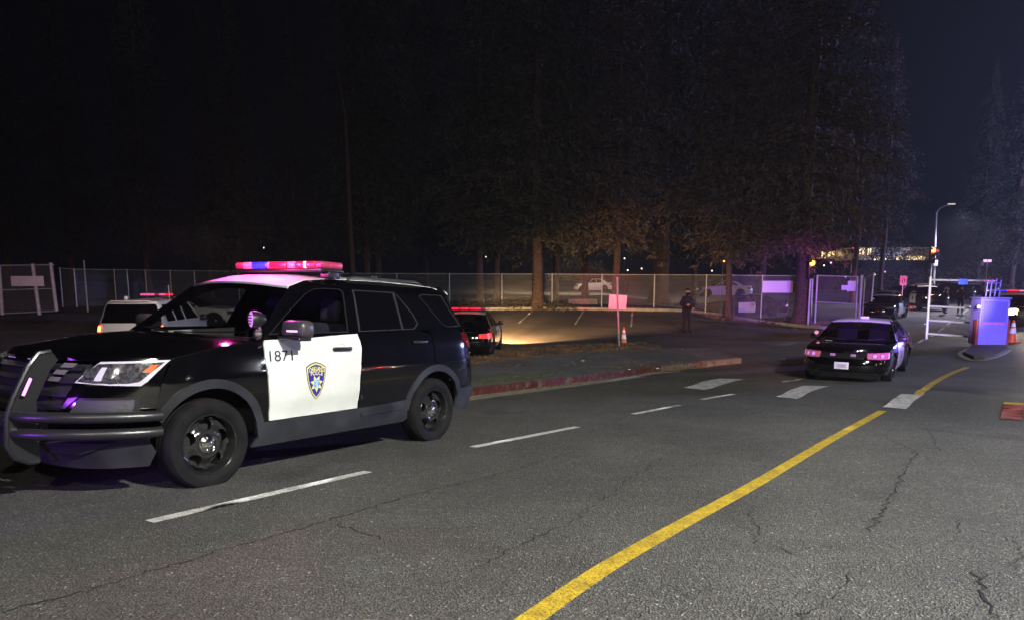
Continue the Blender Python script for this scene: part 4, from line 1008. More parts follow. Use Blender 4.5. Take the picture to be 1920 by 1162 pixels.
tag(fromdata('dry_grass', V, F, 'dry_grass'), 'dry brown grass on the verge behind the pavement', 'grass', kind='stuff')
V = []; F = []
gp = [Pl(x, y, .15) for x, y in [(893, 722), (893, 712), (960, 703), (1000, 702), (1060, 697), (1000, 709), (950, 716)]]
for _ in range(9000):
    x, y = rnd.uniform(min(p.x for p in gp), max(p.x for p in gp)), rnd.uniform(min(p.y for p in gp), max(p.y for p in gp))
    if not inpoly((x, y), gp): continue
    z = g(x, y)+.15; a = rnd.uniform(0, PI); h = rnd.uniform(.01, .035); b = len(V); wd = .006
    V += [(x-wd*math.cos(a), y-wd*math.sin(a), z), (x+wd*math.cos(a), y+wd*math.sin(a), z), (x+rnd.uniform(-.02, .02), y+rnd.uniform(-.02, .02), z+h)]; F.append((b, b+1, b+2))
mat('moss', (.06, .075, .03), .9, var=.4)
tag(fromdata('green_grass', V, F, 'moss'), 'thin green grass growing on the pavement behind the kerb', 'grass', kind='stuff')
# kerb of the far edge of the car park
ke = smooth(pp((640, 581), (860, 582), (1000, 581), (1130, 582), (1250, 584), (1330, 590), (1400, 602), (1480, 612), (1560, 618)), 5)
kerb('kerb', [(p.x, p.y) for p in ke][::1], 'concrete', .25, .16, 1)

# markings
def mark(name, poly, m, lift=.005, st=.25): return sheet(name, poly, m, lift, st)
for a, b in (((280, 978), (690, 884)), ((887, 838), (1082, 800)), ((1186, 776), (1274, 759.5)), ((1316, 748.5), (1375, 738.5)), ((1468, 716), (1500, 710))):
    p, q = P(*a), P(*b); mark('lane_marking', strip([p, q], .11), 'paint_line')
yl = smooth(pp((925, 1212), (995, 1161), (1140, 1062), (1280, 982), (1405, 914), (1490, 864), (1570, 817), (1655, 770)), 6)
mark('yellow_line', strip(yl, .118), 'paint_yellow', .005, .3)
yl = smooth(pp((1722, 740), (1738, 726), (1765, 709), (1790, 697), (1814, 688)), 5)
mark('yellow_line', strip(yl, .15), 'paint_yellow', .005, .4)
mark('edge_line', strip(smooth(pp((1140, 714), (1180, 707), (1225, 700), (1275, 696)), 4), .12), 'paint_worn', .006)
for q in (((1281, 727), (1318, 731), (1352, 722), (1378, 714.5), (1398, 711), (1350, 709.5), (1318, 715)),
          ((1453, 744), (1494, 748), (1514, 737), (1535, 729), (1556, 724.5), (1507, 723), (1480, 732)),
          ((1655, 763), (1698, 767), (1712, 753), (1731, 740.5), (1690, 738.5), (1672, 750))):
    mark('hump_marking', pp(*q), 'paint_worn', .010, .15)
mark('hump_marking', pp((1875, 785), (1916, 788), (1919, 760), (1881, 758)), 'paint_red', .010, .15)
mark('hump_marking', pp((1881, 757.6), (1919, 759.6), (1920, 756), (1883, 754)), 'paint_yellow', .010, .15)
for a, b in (((973, 606), (998, 583.5)), ((1078, 609), (1094, 583.5)), ((1183, 613), (1186, 584))):
    mark('stall_marking', strip(pp(a, b), .10), 'paint_worn', .014, .5)
for a, b in (((1699, 655), (1710, 649)), ((1721, 643), (1733, 636)), ((1745, 631), (1752, 627)), ((1760, 621), (1769, 615)), ((1776, 609), (1785, 602)), ((1793, 597), (1800, 592)), ((1802, 591), (1841, 556))):
    mark('lane_marking', strip(pp(a, b), .12), 'paint_worn', .012, .5)
mark('stop_line', strip(pp((1684, 593), (1766, 590)), .15), 'paint_worn', .012, .6)
# cracks
def crack(px, w=.010, jit=.03, m='crack'):
    pts = [P(*q) for q in px]; out = []
    for i in range(len(pts)-1):
        a, b = Vector(pts[i][:2]), Vector(pts[i+1][:2]); n = max(2, int((b-a).length/.05))
        for k in range(n): out.append(a.lerp(b, k/n)+Vector((rnd.uniform(-jit, jit), rnd.uniform(-jit, jit))))
    out.append(Vector(pts[-1][:2])); V = []; F = []
    for i, p in enumerate(out):
        d = (out[min(i+1, len(out)-1)]-out[max(i-1, 0)]); d = d.normalized() if d.length > 1e-6 else Vector((1, 0)); nn = Vector((-d.y, d.x))*w*rnd.uniform(.25, 1.1)*.5
        if i in (0, len(out)-1): nn *= .1
        for q in (p+nn, p-nn): V.append((q.x, q.y, g(q.x, q.y)+.004))
    F = [(2*i, 2*i+1, 2*i+3, 2*i+2) for i in range(len(out)-1)]
    tag(fromdata('road_crack', V, F, m), kind='structure')
for px in ([(1140, 927), (1100, 955), (1065, 985), (1240, 858)][0:3], [(1240, 858), (1190, 893), (1140, 927)], [(1065, 985), (1000, 1010), (950, 1035), (870, 1075)],
           [(1080, 845), (930, 890), (760, 930), (620, 975), (420, 1030), (200, 1095), (0, 1150)], [(620, 975), (680, 1000), (735, 1018)],
           [(1716, 846), (1714, 862), (1700, 868), (1694, 880), (1690, 897), (1672, 922), (1662, 945), (1640, 980), (1627, 998)], [(1650, 812), (1680, 830), (1716, 846)],
           [(1737, 800), (1745, 815), (1760, 845)], [(1415, 945), (1410, 968), (1421, 1005), (1417, 1022)], [(1385, 982), (1405, 995), (1418, 1010)], [(1455, 1022), (1500, 1042)],
           [(1802, 972), (1800, 992), (1806, 1003)], [(1815, 988), (1860, 1000), (1912, 1022)], [(1912, 1022), (1916, 1045), (1900, 1070)], [(1940, 960), (1916, 962), (1850, 966)],
           [(1828, 1070), (1830, 1085), (1845, 1100), (1842, 1120), (1866, 1138), (1858, 1160)], [(1712, 1060), (1770, 1072)], [(1830, 1090), (1850, 1075)], [(1585, 1075), (1578, 1100), (1560, 1118), (1545, 1125)],
           [(1220, 760), (1130, 800), (1100, 812)], [(1500, 1162), (1540, 1130)]):
    crack(px, .017 if len(px) > 4 else .011)
# dark strip painted in for the shadow line along the hump
for q in ([(1700, 725), (1800, 735), (1925, 745), (1925, 738), (1800, 727)],):
    sheet('hump_shade', pp(*q), 'shade_strip', .004, .3)
kj = smooth([P(*q) for q in kerb_px], 3)
for p0, p1 in zip(kj[3::3], kj[4::3]):
    d = (p1-p0).normalized(); nn = Vector((-d.y, d.x)); zz = g(p0.x, p0.y)
    V = []
    for dd in (-.008, .008):
        for a, z in ((p0-nn*.006, zz+.0), (p0-nn*.006, zz+.132), (p0+nn*.018, zz+.158), (p0+nn*.165, zz+.162)): V.append((a.x+d.x*dd, a.y+d.y*dd, z))
    tag(fromdata('kerb_joint', V, [(0, 1, 5, 4), (1, 2, 6, 5), (2, 3, 7, 6)], 'crack'), kind='structure')
V = []; F = []
gk = smooth([P(x, y+2) for x, y in kerb_px+kerb2_px[1:]], 8)
for _ in range(2600):
    i = rnd.randrange(len(gk)-1); p = gk[i].lerp(gk[i+1], rnd.random()); d = (gk[i+1]-gk[i]).normalized(); nn = Vector((-d.y, d.x))
    q = p-nn*abs(rnd.gauss(0, .10))+nn*.03; s_ = rnd.uniform(.006, .026); a = Vector((rnd.uniform(-1, 1), rnd.uniform(-1, 1), rnd.uniform(-.2, .5)))*s_; b = Vector((-a.y, a.x, rnd.uniform(-.3, .6)*s_)); c = Vector((q.x, q.y, g(q.x, q.y)+.012)); k = len(V)
    V += [c-a, c+b, c+a, c-b]; F.append((k, k+1, k+2, k+3))
for _ in range(2500):
    px_ = rnd.uniform(900, 1320); q = Pl(px_, rnd.uniform(652, 690), .15); s_ = rnd.uniform(.008, .03)
    if noise.noise(Vector((q.x*1.3, q.y*1.3, 5))) < .05: continue
    a = Vector((rnd.uniform(-1, 1), rnd.uniform(-1, 1), rnd.uniform(-.2, .5)))*s_; b = Vector((-a.y, a.x, rnd.uniform(-.3, .6)*s_)); c = Vector((q.x, q.y, g(q.x, q.y)+.165)); k = len(V)
    V += [c-a, c+b, c+a, c-b]; F.append((k, k+1, k+2, k+3))
tag(fromdata('leaf_scatter', V, F, 'leaf_litter'), 'dry leaf crumbs in the gutter and on the pavement', 'leaves', kind='stuff')
# litter along the kerb
for i, (x, y, s) in enumerate([(936, 722, .09), (1038, 719, .05), (1062, 712, .08), (1093, 686, .10), (970, 697, .13), (1115, 659, .06), (1233, 702, .10), (1470, 674, .10), (1218, 590, .06), (1180, 704, .07)]):
    p = P(x, y); bm = bmesh.new(); bmesh.ops.create_icosphere(bm, subdivisions=1, radius=s*.5)
    for v in bm.verts: v.co = Vector((v.co.x*rnd.uniform(.6, 1.6), v.co.y*rnd.uniform(.6, 1.4), v.co.z*rnd.uniform(.1, .5)))
    o = bobj('litter', bm, 'litter' if i not in (4,) else 'leaf_litter'); on = x < 1240 and 640 < y < 712
    o.location = (p.x, p.y, g(p.x, p.y)+(.17 if on else .02))
    w_ = ['crumpled white scrap lying in the red kerb gutter', 'small pale scrap in the gutter below the red kerb', 'flat paper scrap on top of the red kerb', 'paper cup flattened on the pavement', 'brown dry leaf pile on the pavement', 'little white scrap at the edge of the dry grass', 'torn bag by the end of the red kerb', 'white scrap on dark asphalt left of the sedan', 'tiny scrap on the car park', 'pale scrap in the gutter near the edge line'][i]
    tag(o, w_, 'litter', 'scraps of litter')

# ------------------------------------------------------------------ fences
def sheet_fence(root, a, b, za0, za1, zb0, zb1, name='wire_mesh'):
    L = (Vector(b[:2])-Vector(a[:2])).length
    V = [(a[0], a[1], za0), (b[0], b[1], zb0), (b[0], b[1], zb1), (a[0], a[1], za1)]
    me = bpy.data.meshes.new(name); me.from_pydata(V, [], [(0, 1, 2, 3)]); uv = me.uv_layers.new(name='UVMap')
    for i, c in enumerate([(0, 0), (L, 0), (L, zb1-zb0), (0, za1-za0)]): uv.data[i].uv = c
    return link(name, me, 'chain_wire', root)
def fence(label, posts, r=.035, rail=True, grp=None):
    # posts: (px, top y, base y, depth)
    q = [(at(x1, yt, Y), at(x1, yb, Y)) for x1, yt, yb, Y in posts]
    root = thing('chain_link_fence', label, 'fence', tuple(q[0][1]), 0, grp); o0 = q[0][1]
    q = [(t-o0, b-o0) for t, b in q]
    for t, b in q: tube('post', [(b.x, b.y, b.z-.3), (b.x, b.y, t.z+.04)], r, 'galvanised', root, 8)
    for (t, b), (t2, b2) in zip(q, q[1:]):
        if rail: tube('top_rail', [(b.x, b.y, t.z), (b2.x, b2.y, t2.z)], r*.7, 'galvanised', root, 6)
        sheet_fence(root, b, b2, b.z, t.z, b2.z, t2.z)
    return root
fence('long chain link fence behind the car park, from the large SUV to the big trunk', [(640, 513, 572, 44.5), (745, 513.3, 571, 44.2), (843, 513.6, 571, 43.8), (941, 514, 570, 43.6), (1035, 514.3, 570, 43.4), (1128, 515, 570, 43.2), (1226, 515.5, 573, 43), (1322.6, 516, 581, 42.5), (1425.8, 517, 605, 41.5), (1500, 517.5, 603, 41)])
fence('dark stretch of chain link fence at the far left behind the white SUV', [(118, 503, 575, 38), (144, 505, 573, 38), (219, 506, 576, 40), (243, 506, 576, 41), (277, 507, 576, 42.5), (323, 507.5, 575, 44), (368, 508, 575, 45), (450, 509, 574, 45), (560, 511, 573, 45), (640, 513, 572, 44.5)], .03)
tp = at(157, 489, 34); bp_ = at(164, 577, 33.6)
pt = thing('fence_post', 'tall thin steel post standing before the left fence', 'post', tuple(bp_)); tube('shaft', [(0, 0, -.2), (tp.x-bp_.x, tp.y-bp_.y, tp.z-bp_.z)], .035, 'galvanised', pt, 8)
# left gate with its pale sign
Y0 = 30.0
def pole(root, x, yt, yb, Y, r, o0, name='post', x2=None, m='galvanised'):
    a, b = at(x, yt, Y), at(x if x2 is None else x2, yb, Y); return tube(name, [Vector(b)-o0, Vector(a)-o0], r, m, root, 8)
o0 = at(2, 588, Y0); lg = thing('fence_gate', 'chain link gate panel with wooden posts at the far left edge', 'gate', tuple(o0))
for x, yt, yb, x2, r in ((-2, 499, 590, 4, .07), (61, 495, 590, 74, .07), (95, 493, 583, 106, .07)): pole(lg, x, yt, yb, Y0, r, o0, x2=x2, m='fence_wood' if 'fence_wood' in M else 'galvanised')
for ya, yb in ((498, 497), (544, 541), (588, 583)):
    tube('rail', [at(0, ya, Y0)-o0, at(102, yb, Y0)-o0], .02, 'galvanised', lg, 6)
a, b = at(2, 588, Y0)-o0, at(104, 584, Y0)-o0; sheet_fence(lg, a, b, a.z, a.z+1.95, b.z, b.z+1.9)
def board(name, label, x0, y0, x1, y1, Y, m, cat='sign', th=.03, group=None, yaw=0):
    a, b = at(x0, y0, Y), at(x1, y1, Y); c = (a+b)/2; wd, h = abs(b.x-a.x), abs(a.z-b.z)
    o = thing(name, label, cat, tuple(c), R(yaw), group); p = rbox('panel', (wd, th, h), (0, 0, 0), .008, m, o); return o, p, wd, h
board('sign_board', 'blank pale pink board fixed on the left gate', 20, 518, 83, 537, Y0-.12, 'sign_white')
# banner on the long fence
o, p, wd, h = board('banner', 'lilac blank banner hung on the fence left of the big trunk', 1430, 527, 1486, 549, 41.0, 'sign_lavender')
# right gate bay and open leaf
Yg = 39.0; o0 = at(1520, 602, Yg); rg = thing('mesh_gate', 'steel gate frame with mesh to the right of the big trunk', 'gate', tuple(o0))
for x, yt, yb, r, x2 in ((1524, 515, 606, .05, 1520), (1533, 516, 606, .05, 1528)): pole(rg, x, yt, yb, Yg, r, o0, x2=x2)
pole(rg, 1608, 518, 610, Yg, .04, o0, x2=1604); pole(rg, 1616, 516, 612, Yg, .085, o0, x2=1611)
for ya, yb in ((517, 519), (566, 570)): tube('rail', [at(1531, ya, Yg)-o0, at(1608, yb, Yg)-o0], .03, 'galvanised', rg, 6)
a, b = at(1531, 606, Yg)-o0, at(1606, 610, Yg)-o0; sheet_fence(rg, a, b, a.z, at(1531, 517, Yg).z-o0.z, b.z, at(1606, 519, Yg).z-o0.z)
o0 = at(1614, 612, Yg); gl = thing('gate_leaf', 'narrow mesh gate leaf swung open beside the thick post', 'gate', tuple(o0))
for x, yt, yb, Y, r, x2 in ((1622, 520, 610, 38.6, .035, 1616), (1639, 511, 566, 35.2, .035, 1634)): pole(gl, x, yt, yb, Y, r, o0, x2=x2)
for ya, yb in ((521, 514), (569, 560)): tube('rail', [at(1622, ya, 38.6)-o0, at(1638, yb, 35.2)-o0], .03, 'galvanised', gl, 6)
a, b = at(1621, 568, 38.6)-o0, at(1636, 561, 35.2)-o0; sheet_fence(gl, a, b, a.z, at(1621, 521, 38.6).z-o0.z, b.z, at(1636, 514, 35.2).z-o0.z)
board('sign_board', 'larger upright lilac notice on the steel gate frame', 1590, 527, 1604, 546, Yg-.15, 'sign_lavender')
board('sign_board', 'small lilac notice, lower left of the upright one', 1578, 535, 1589, 544, Yg-.15, 'sign_lavender')
# tubular gate
Yt = 31.0; o0 = at(1738, 634, Yt); tg = thing('tubular_gate', 'open field gate of four steel tubes left of the blue booth', 'gate', tuple(o0))
pole(tg, 1745, 519, 635, Yt, .055, o0, x2=1737)
for (x0, y0, x1, y1) in ((1744, 525, 1866, 527), (1742, 574, 1840, 579), (1741, 600, 1838, 606), (1739, 625, 1836, 632)):
    tube('rail', [at(x0, y0, Yt)-o0, at(x1, y1, Yt)-o0], .042, 'galvanised', tg, 8)
tube('latch', [at(1732, 607, Yt)-o0, at(1742, 607, Yt)-o0], .02, 'galvanised', tg, 6)
board('notice', 'small blue notice on the top tube of the field gate', 1798, 523, 1814, 534, Yt-.1, 'sign_blue')
o, p, wd, h = board('notice', 'small red plate beside the booth on the field gate', 1823, 582, 1834, 587, Yt-.2, 'sign_red')

# ------------------------------------------------------------------ booth on its island
bc = P(1862, 651); bx = thing('guard_booth', 'blue violet ticket booth with a red strip of letters on the island', 'booth', (bc.x, bc.y+.4, g(bc.x, bc.y)+.10), R(-8))
S = 1.0
bm = bmesh.new(); add_box(bm, (1.0, .80, 1.70), (0, 0, .85), .02); bobj('body', bm, 'booth_paint', bx)
fr_ = rbox('window_panel', (.82, .03, .74), (0, -.41, 1.22), .01, 'booth_panel', bx)
bm = bmesh.new()
for sx_, sz, lx, lz in ((.90, .05, 0, 1.62), (.90, .05, 0, .84), (.05, .74, -.43, 1.23), (.05, .74, .43, 1.23)): add_box(bm, (sx_, .04, sz), (lx, -.425, lz), .008)
bobj('panel_frame', bm, 'booth_paint', fr_)
rbox('roof_cap', (1.08, .90, .05), (0, 0, 1.73), .015, 'booth_paint', bx)
V, F = text2d('OTDOCTOOL', .085); 
V, F = text2d('========', .10)
bm = bmesh.new()
for i in range(9): add_box(bm, (.055, .012, .05), (-.33+i*.082, -.41, .80), .004)
bobj('letter_strip', bm, 'red_text', bx)
for s in (-1, 1):
    rbox('side_rail', (.07, .25, .95), (s*.545, -.25, .46), .015, 'rust_red', bx)
tt = thing('beacon_rack', 'tangle of purple steel uprights on top of the booth', 'equipment', (bc.x+.15, bc.y+.5, g(bc.x, bc.y)+1.86))
for x in (-.28, -.12, .05, .22): tube('upright', [(x, 0, 0), (x+.03, 0, .70-.3*abs(x))], .024, 'booth_paint', tt, 6)
for z in (.25, .52): tube('crossbar', [(-.3, 0, z), (.26, 0, z)], .018, 'booth_paint', tt, 6)
rbox('lamp_box', (.20, .12, .10), (.18, -.06, .30), .02, 'dull_chrome', tt)
for (px, py) in ((1834, 575),):
    q = at(px, py, bc.y-.15); o = thing('booth_lamp', 'small warm lamp glowing on the left edge of the booth', 'lamp', tuple(q)); 
    rbox('housing', (.12, .10, .12), (0, .03, 0), .02, 'black_plastic', o); rbox('lamp_lens', (.09, .03, .09), (0, -.04, 0), .015, 'head_warm', o)
# island with its pale edge line
isl = pp((1806, 664), (1822, 652), (1840, 648), (1880, 648), (1888, 658), (1870, 668), (1845, 673), (1826, 673))
sheet('traffic_island', isl, 'lot_asphalt', .10, .3, thick=.12)
ring = pp((1823, 650), (1806, 658), (1800, 664), (1810, 671), (1826, 676), (1845, 675), (1870, 669), (1885, 662), (1893, 656))
mark('island_line', strip(smooth(ring, 4), .14), 'paint_worn', .012, .3)

# ------------------------------------------------------------------ cones
def cone(px, py, h, label, tilt=0):
    p = P(px, py); k = h/.71; o = thing('traffic_cone', label, 'traffic cone', (p.x, p.y, p.z+.006), 0, 'traffic cones')
    rbox('base', (.36*k, .36*k, .035*k), (0, 0, .018*k), .012*k, 'cone_orange', o)
    lathe('cone_body', [(.035*k, .135*k), (.25*k, .098*k), (.25*k, .0975*k), (.70*k, .028*k), (.71*k, .022*k), (.71*k, .001)], 'cone_orange', o, axis='z', seg=20)
    for z0, z1 in ((.30, .46), (.51, .62)):
        r0 = lambda z: (.135-.107*(z-.035)/.665)*k+.003
        lathe('reflective_band', [(z0*k, r0(z0)), (z1*k, r0(z1))], 'cone_white', o, axis='z', seg=20)
    return o
cone(1169, 650, .72, 'orange cone with white bands beside the pink sign post'); cone(1897, 642, .90, 'tall orange cone at the right of the booth'); cone(1708, 579, .80, 'far small cone in front of the dark SUV beyond the gate')

# ------------------------------------------------------------------ signs, lamps, signals
b0 = P(1161, 656); sp = thing('sign_post', 'slim leaning post with a square pink blank sign beside the cone', 'sign', tuple(b0))
t0 = at(1157, 520, b0.y)-b0; tube('post', [(0, 0, -.1), tuple(t0)], .032, 'galvanised', sp, 8)
a, b = at(1142, 553, b0.y)-b0, at(1175, 580, b0.y)-b0; c = (a+b)/2
pn = rbox('panel', (abs(b.x-a.x), .012, abs(a.z-b.z)), (c.x, .05, c.z), .004, 'sign_pink' if 'sign_pink' in M else 'sign_white', sp, Matrix.Rotation(R(3), 3, 'Y'))
q = P(1692, 569); o = thing('regulatory_sign', 'square pink sign with a black curved mark in a thin ring on a short post', 'sign', tuple(at(1692, 545, 50)))
q0 = at(1692, 545, 50); tube('post', [(0, 0, -1.3), (0, 0, .4)], .03, 'galvanised', o, 8); rbox('panel', (.48, .02, .62), (0, -.04, .66), .01, 'sign_white', o)
lathe('ring', [(-.056, .215), (-.062, .21), (-.062, .19), (-.056, .185)], 'sign_red', o, seg=24, loc=(0, 0, .66))
bm = bmesh.new(); add_tube(bm, [(-.07, -.06, .52), (-.07, -.06, .70), (-.03, -.06, .77), (.03, -.06, .77), (.07, -.06, .70), (.07, -.06, .54)], .025, 6); bobj('symbol', bm, 'sign_mark', o)
# street light
Ys = 62; q0 = at(1750, 560, Ys); o0 = Vector((q0.x, Ys, g(q0.x, Ys))); sl = thing('street_lamp', 'tall street light with a curved arm reaching right above the gate', 'street lamp', tuple(o0))
tp = at(1756, 398, Ys); tube('pole', [(0, 0, 0), tp-o0], .11, 'galvanised', sl, 8, r2=.06)
tube('arm', [at(1756, 398, Ys)-o0, at(1762, 391, Ys)-o0, at(1772, 386, Ys)-o0, at(1784, 383, Ys)-o0], .05, 'galvanised', sl, 8)
c = at(1784, 383, Ys)-o0; rbox('lamp_head', (.55, .22, .10), (c.x, c.y, c.z), .03, 'street_head', sl)
q = at(1754, 493, Ys-.2); board('notice', 'small lilac plate on the street light pole', 1751, 488, 1758, 499, Ys-.2, 'sign_lavender')
# traffic signals
def signal(px, py, Y, label, s=1.0, lens='signal_orange', post=True, power=0, pr=.05):
    q = at(px, py, Y); o = thing('traffic_signal', label, 'traffic light', tuple(q))
    bm = bmesh.new(); add_box(bm, (.34*s, .2*s, 1.0*s), (0, .12*s, -.0), .04); bobj('housing', bm, 'black_plastic', o)
    for k, z in enumerate((.32, 0, -.32)):
        lathe('signal_lens', [(.0, .13*s), (-.02, .12*s), (-.045, .07*s), (-.05, .001)], lens if k == 0 else 'matt_black', o, seg=20, loc=(0, .02*s, z*s))
        vis = bmesh.new(); pts = [(.14*s*math.cos(a), .14*s*math.sin(a)) for a in [PI*i/10 for i in range(11)]]
        vs = [[vis.verts.new((x, y, z*s+zz)) for x, zz in pts] for y in (.02, -.16*s)]
        for i in range(10): vis.faces.new((vs[0][i], vs[0][i+1], vs[1][i+1], vs[1][i]))
        bobj('visor', vis, 'matt_black', o)
    if post: tube('post', [(0, .15, -.5*s), (0, .15, -(q.z-g(q.x, Y)))], pr, 'galvanised' if pr > .04 else 'black_plastic', o, 8)
    if power: lamp('POINT', q+Vector((0, -.4, .3)), power, (1, .16, .03), .1, name='signal_glow')
    return o
signal(1523, 505, 37.5, 'traffic light glowing orange beside the big trunk', .95, power=60)
signal(1357, 494, 45.5, 'distant traffic light on a post glowing orange by the slim red trunk', .5, pr=.025)
signal(1750, 479, 61.6, 'traffic light glowing amber on the street light pole', 1.3, 'signal_amber' if 'signal_amber' in M else 'signal_orange', power=40)
signal(1758, 476, 62.5, 'red traffic light just right of the amber one', .8, 'bar_red', False)
signal(1599, 469, 110, 'dim red traffic light on a thin mast left of the lit house', 1.0, 'bar_red')
q = at(1845, 560, 46); o = thing('beacon_pole', 'slender pole with two glowing violet lamps beyond the booth', 'beacon', (q.x, 46, g(q.x, 46)))
zt_ = at(1845, 490, 46).z-g(q.x, 46); tube('pole', [(0, 0, 0), (0, 0, zt_)], .035, 'galvanised', o, 8)
for s in (-1, 1): lathe('lamp_lens', [(-.08, .001), (-.06, .10), (.06, .10), (.08, .001)], 'lilac_lamp', o, axis='z', seg=14, loc=(s*.13, 0, zt_+.02))
rbox('control_box', (.16, .10, .28), (-.30, 0, zt_-.15), .02, 'sign_lavender', o)

# ------------------------------------------------------------------ low wall behind the fence and lit houses on the rise
q = at(1092, 571, 47); o = rbox('concrete_barrier', (1.85, .35, .62), (0, 0, .31), .05, 'concrete', None); o.location = (q.x, 47, .62); tag(o, 'low grey concrete barrier behind the fence, below the silver hatchback', 'barrier')
def house(label, x0, x1, yt, yb, Y, wins, wall='wall_glow', roofm='roof_dark'):
    a, b = at(x0, yt, Y), at(x1, yb, Y); wd = b.x-a.x; h = a.z-b.z; gz = g((a.x+b.x)/2, Y)
    o = thing('house', label, 'house', ((a.x+b.x)/2, Y+4, b.z))
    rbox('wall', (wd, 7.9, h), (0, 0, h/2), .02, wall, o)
    rbox('plinth', (wd, 7.8, b.z-gz+1), (0, .05, -(b.z-gz+1)/2), .02, 'matt_black', o)
    bm = bmesh.new(); e = .6; v = [bm.verts.new(p) for p in ((-wd/2-e, -4-e, h), (wd/2+e, -4-e, h), (wd/2+e, 4+e, h), (-wd/2-e, 4+e, h), (-wd/2+2, 0, h+1.6), (wd/2-2, 0, h+1.6))]
    for f in ((0, 1, 5, 4), (1, 2, 5), (2, 3, 4, 5), (3, 0, 4), (3, 2, 1, 0)): bm.faces.new([v[i] for i in f])
    bobj('roof', bm, roofm, o)
    for (u0, u1, v0, v1, m) in wins:
        f = rbox('window', (wd*(u1-u0), .06, h*(v1-v0)), (wd*((u0+u1)/2-.5), -3.98, h*(v0+v1)/2), .01, m, o)
        bm = bmesh.new(); ww, hh = wd*(u1-u0), h*(v1-v0)
        for sx_, lx in ((.10, -ww/2), (.10, ww/2), (.08, 0)): add_box(bm, (sx_, .08, hh+.1), (f_ := wd*((u0+u1)/2-.5))+0 and (f_+lx, -4.02, h*(v0+v1)/2) or (lx, -4.02, h*(v0+v1)/2))
        add_box(bm, (ww+.1, .08, .10), (wd*((u0+u1)/2-.5), -4.025, h*v1)); bobj('frame', bm, 'matt_black', f)
    return o
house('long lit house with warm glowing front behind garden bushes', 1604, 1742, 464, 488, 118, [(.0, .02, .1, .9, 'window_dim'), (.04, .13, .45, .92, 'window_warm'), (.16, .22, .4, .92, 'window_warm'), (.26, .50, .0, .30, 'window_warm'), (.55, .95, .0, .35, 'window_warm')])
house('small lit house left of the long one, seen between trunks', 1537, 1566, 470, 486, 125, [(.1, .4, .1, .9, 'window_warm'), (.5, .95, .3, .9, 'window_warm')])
for i, (x, y) in enumerate([(1521, 481), (1531, 484), (1171, 485), (1177, 507), (1203, 504), (911, 482), (1590, 545), (1586, 519), (1659, 510), (1640, 515), (495, 465), (1335, 508), (1558, 493), (1545, 498), (1640, 487), (1660, 486)]):
    q = at(x, y, 100); o = thing('distant_lamp', ['tiny bright lamp left of the small lit house', 'tiny bright lamp touching the small lit house', 'pin prick of light right of the tallest slim trunk', 'lower pin prick of light beyond the fence', 'pale pin prick of light beside the wide dark trunk', 'lone white light high behind the lit trunk', 'blue speck of light in the gate frame', 'speck of light above the gate frame', 'pink speck of light left of the square sign', 'white speck above the open gate leaf', 'faint bar of light among the left trees', 'faint lamp behind the fence left of the slim red trunk', 'low speck under the small lit house', 'lowest speck under the small lit house', 'warm lamp left under the long lit house', 'warm lamp right under the long lit house'][i], 'lamp', tuple(q), 0, 'far lights')
    lathe('bulb', [(-.10, .001), (-.07, .09), (.07, .09), (.10, .001)], 'lilac_lamp' if i == 8 else 'small_white', o, axis='z', seg=10)
    tube('post', [(0, 0, -.09), (0, 0, -max(.3, q.z-g(q.x, 100)))], .04, 'matt_black', o, 6)

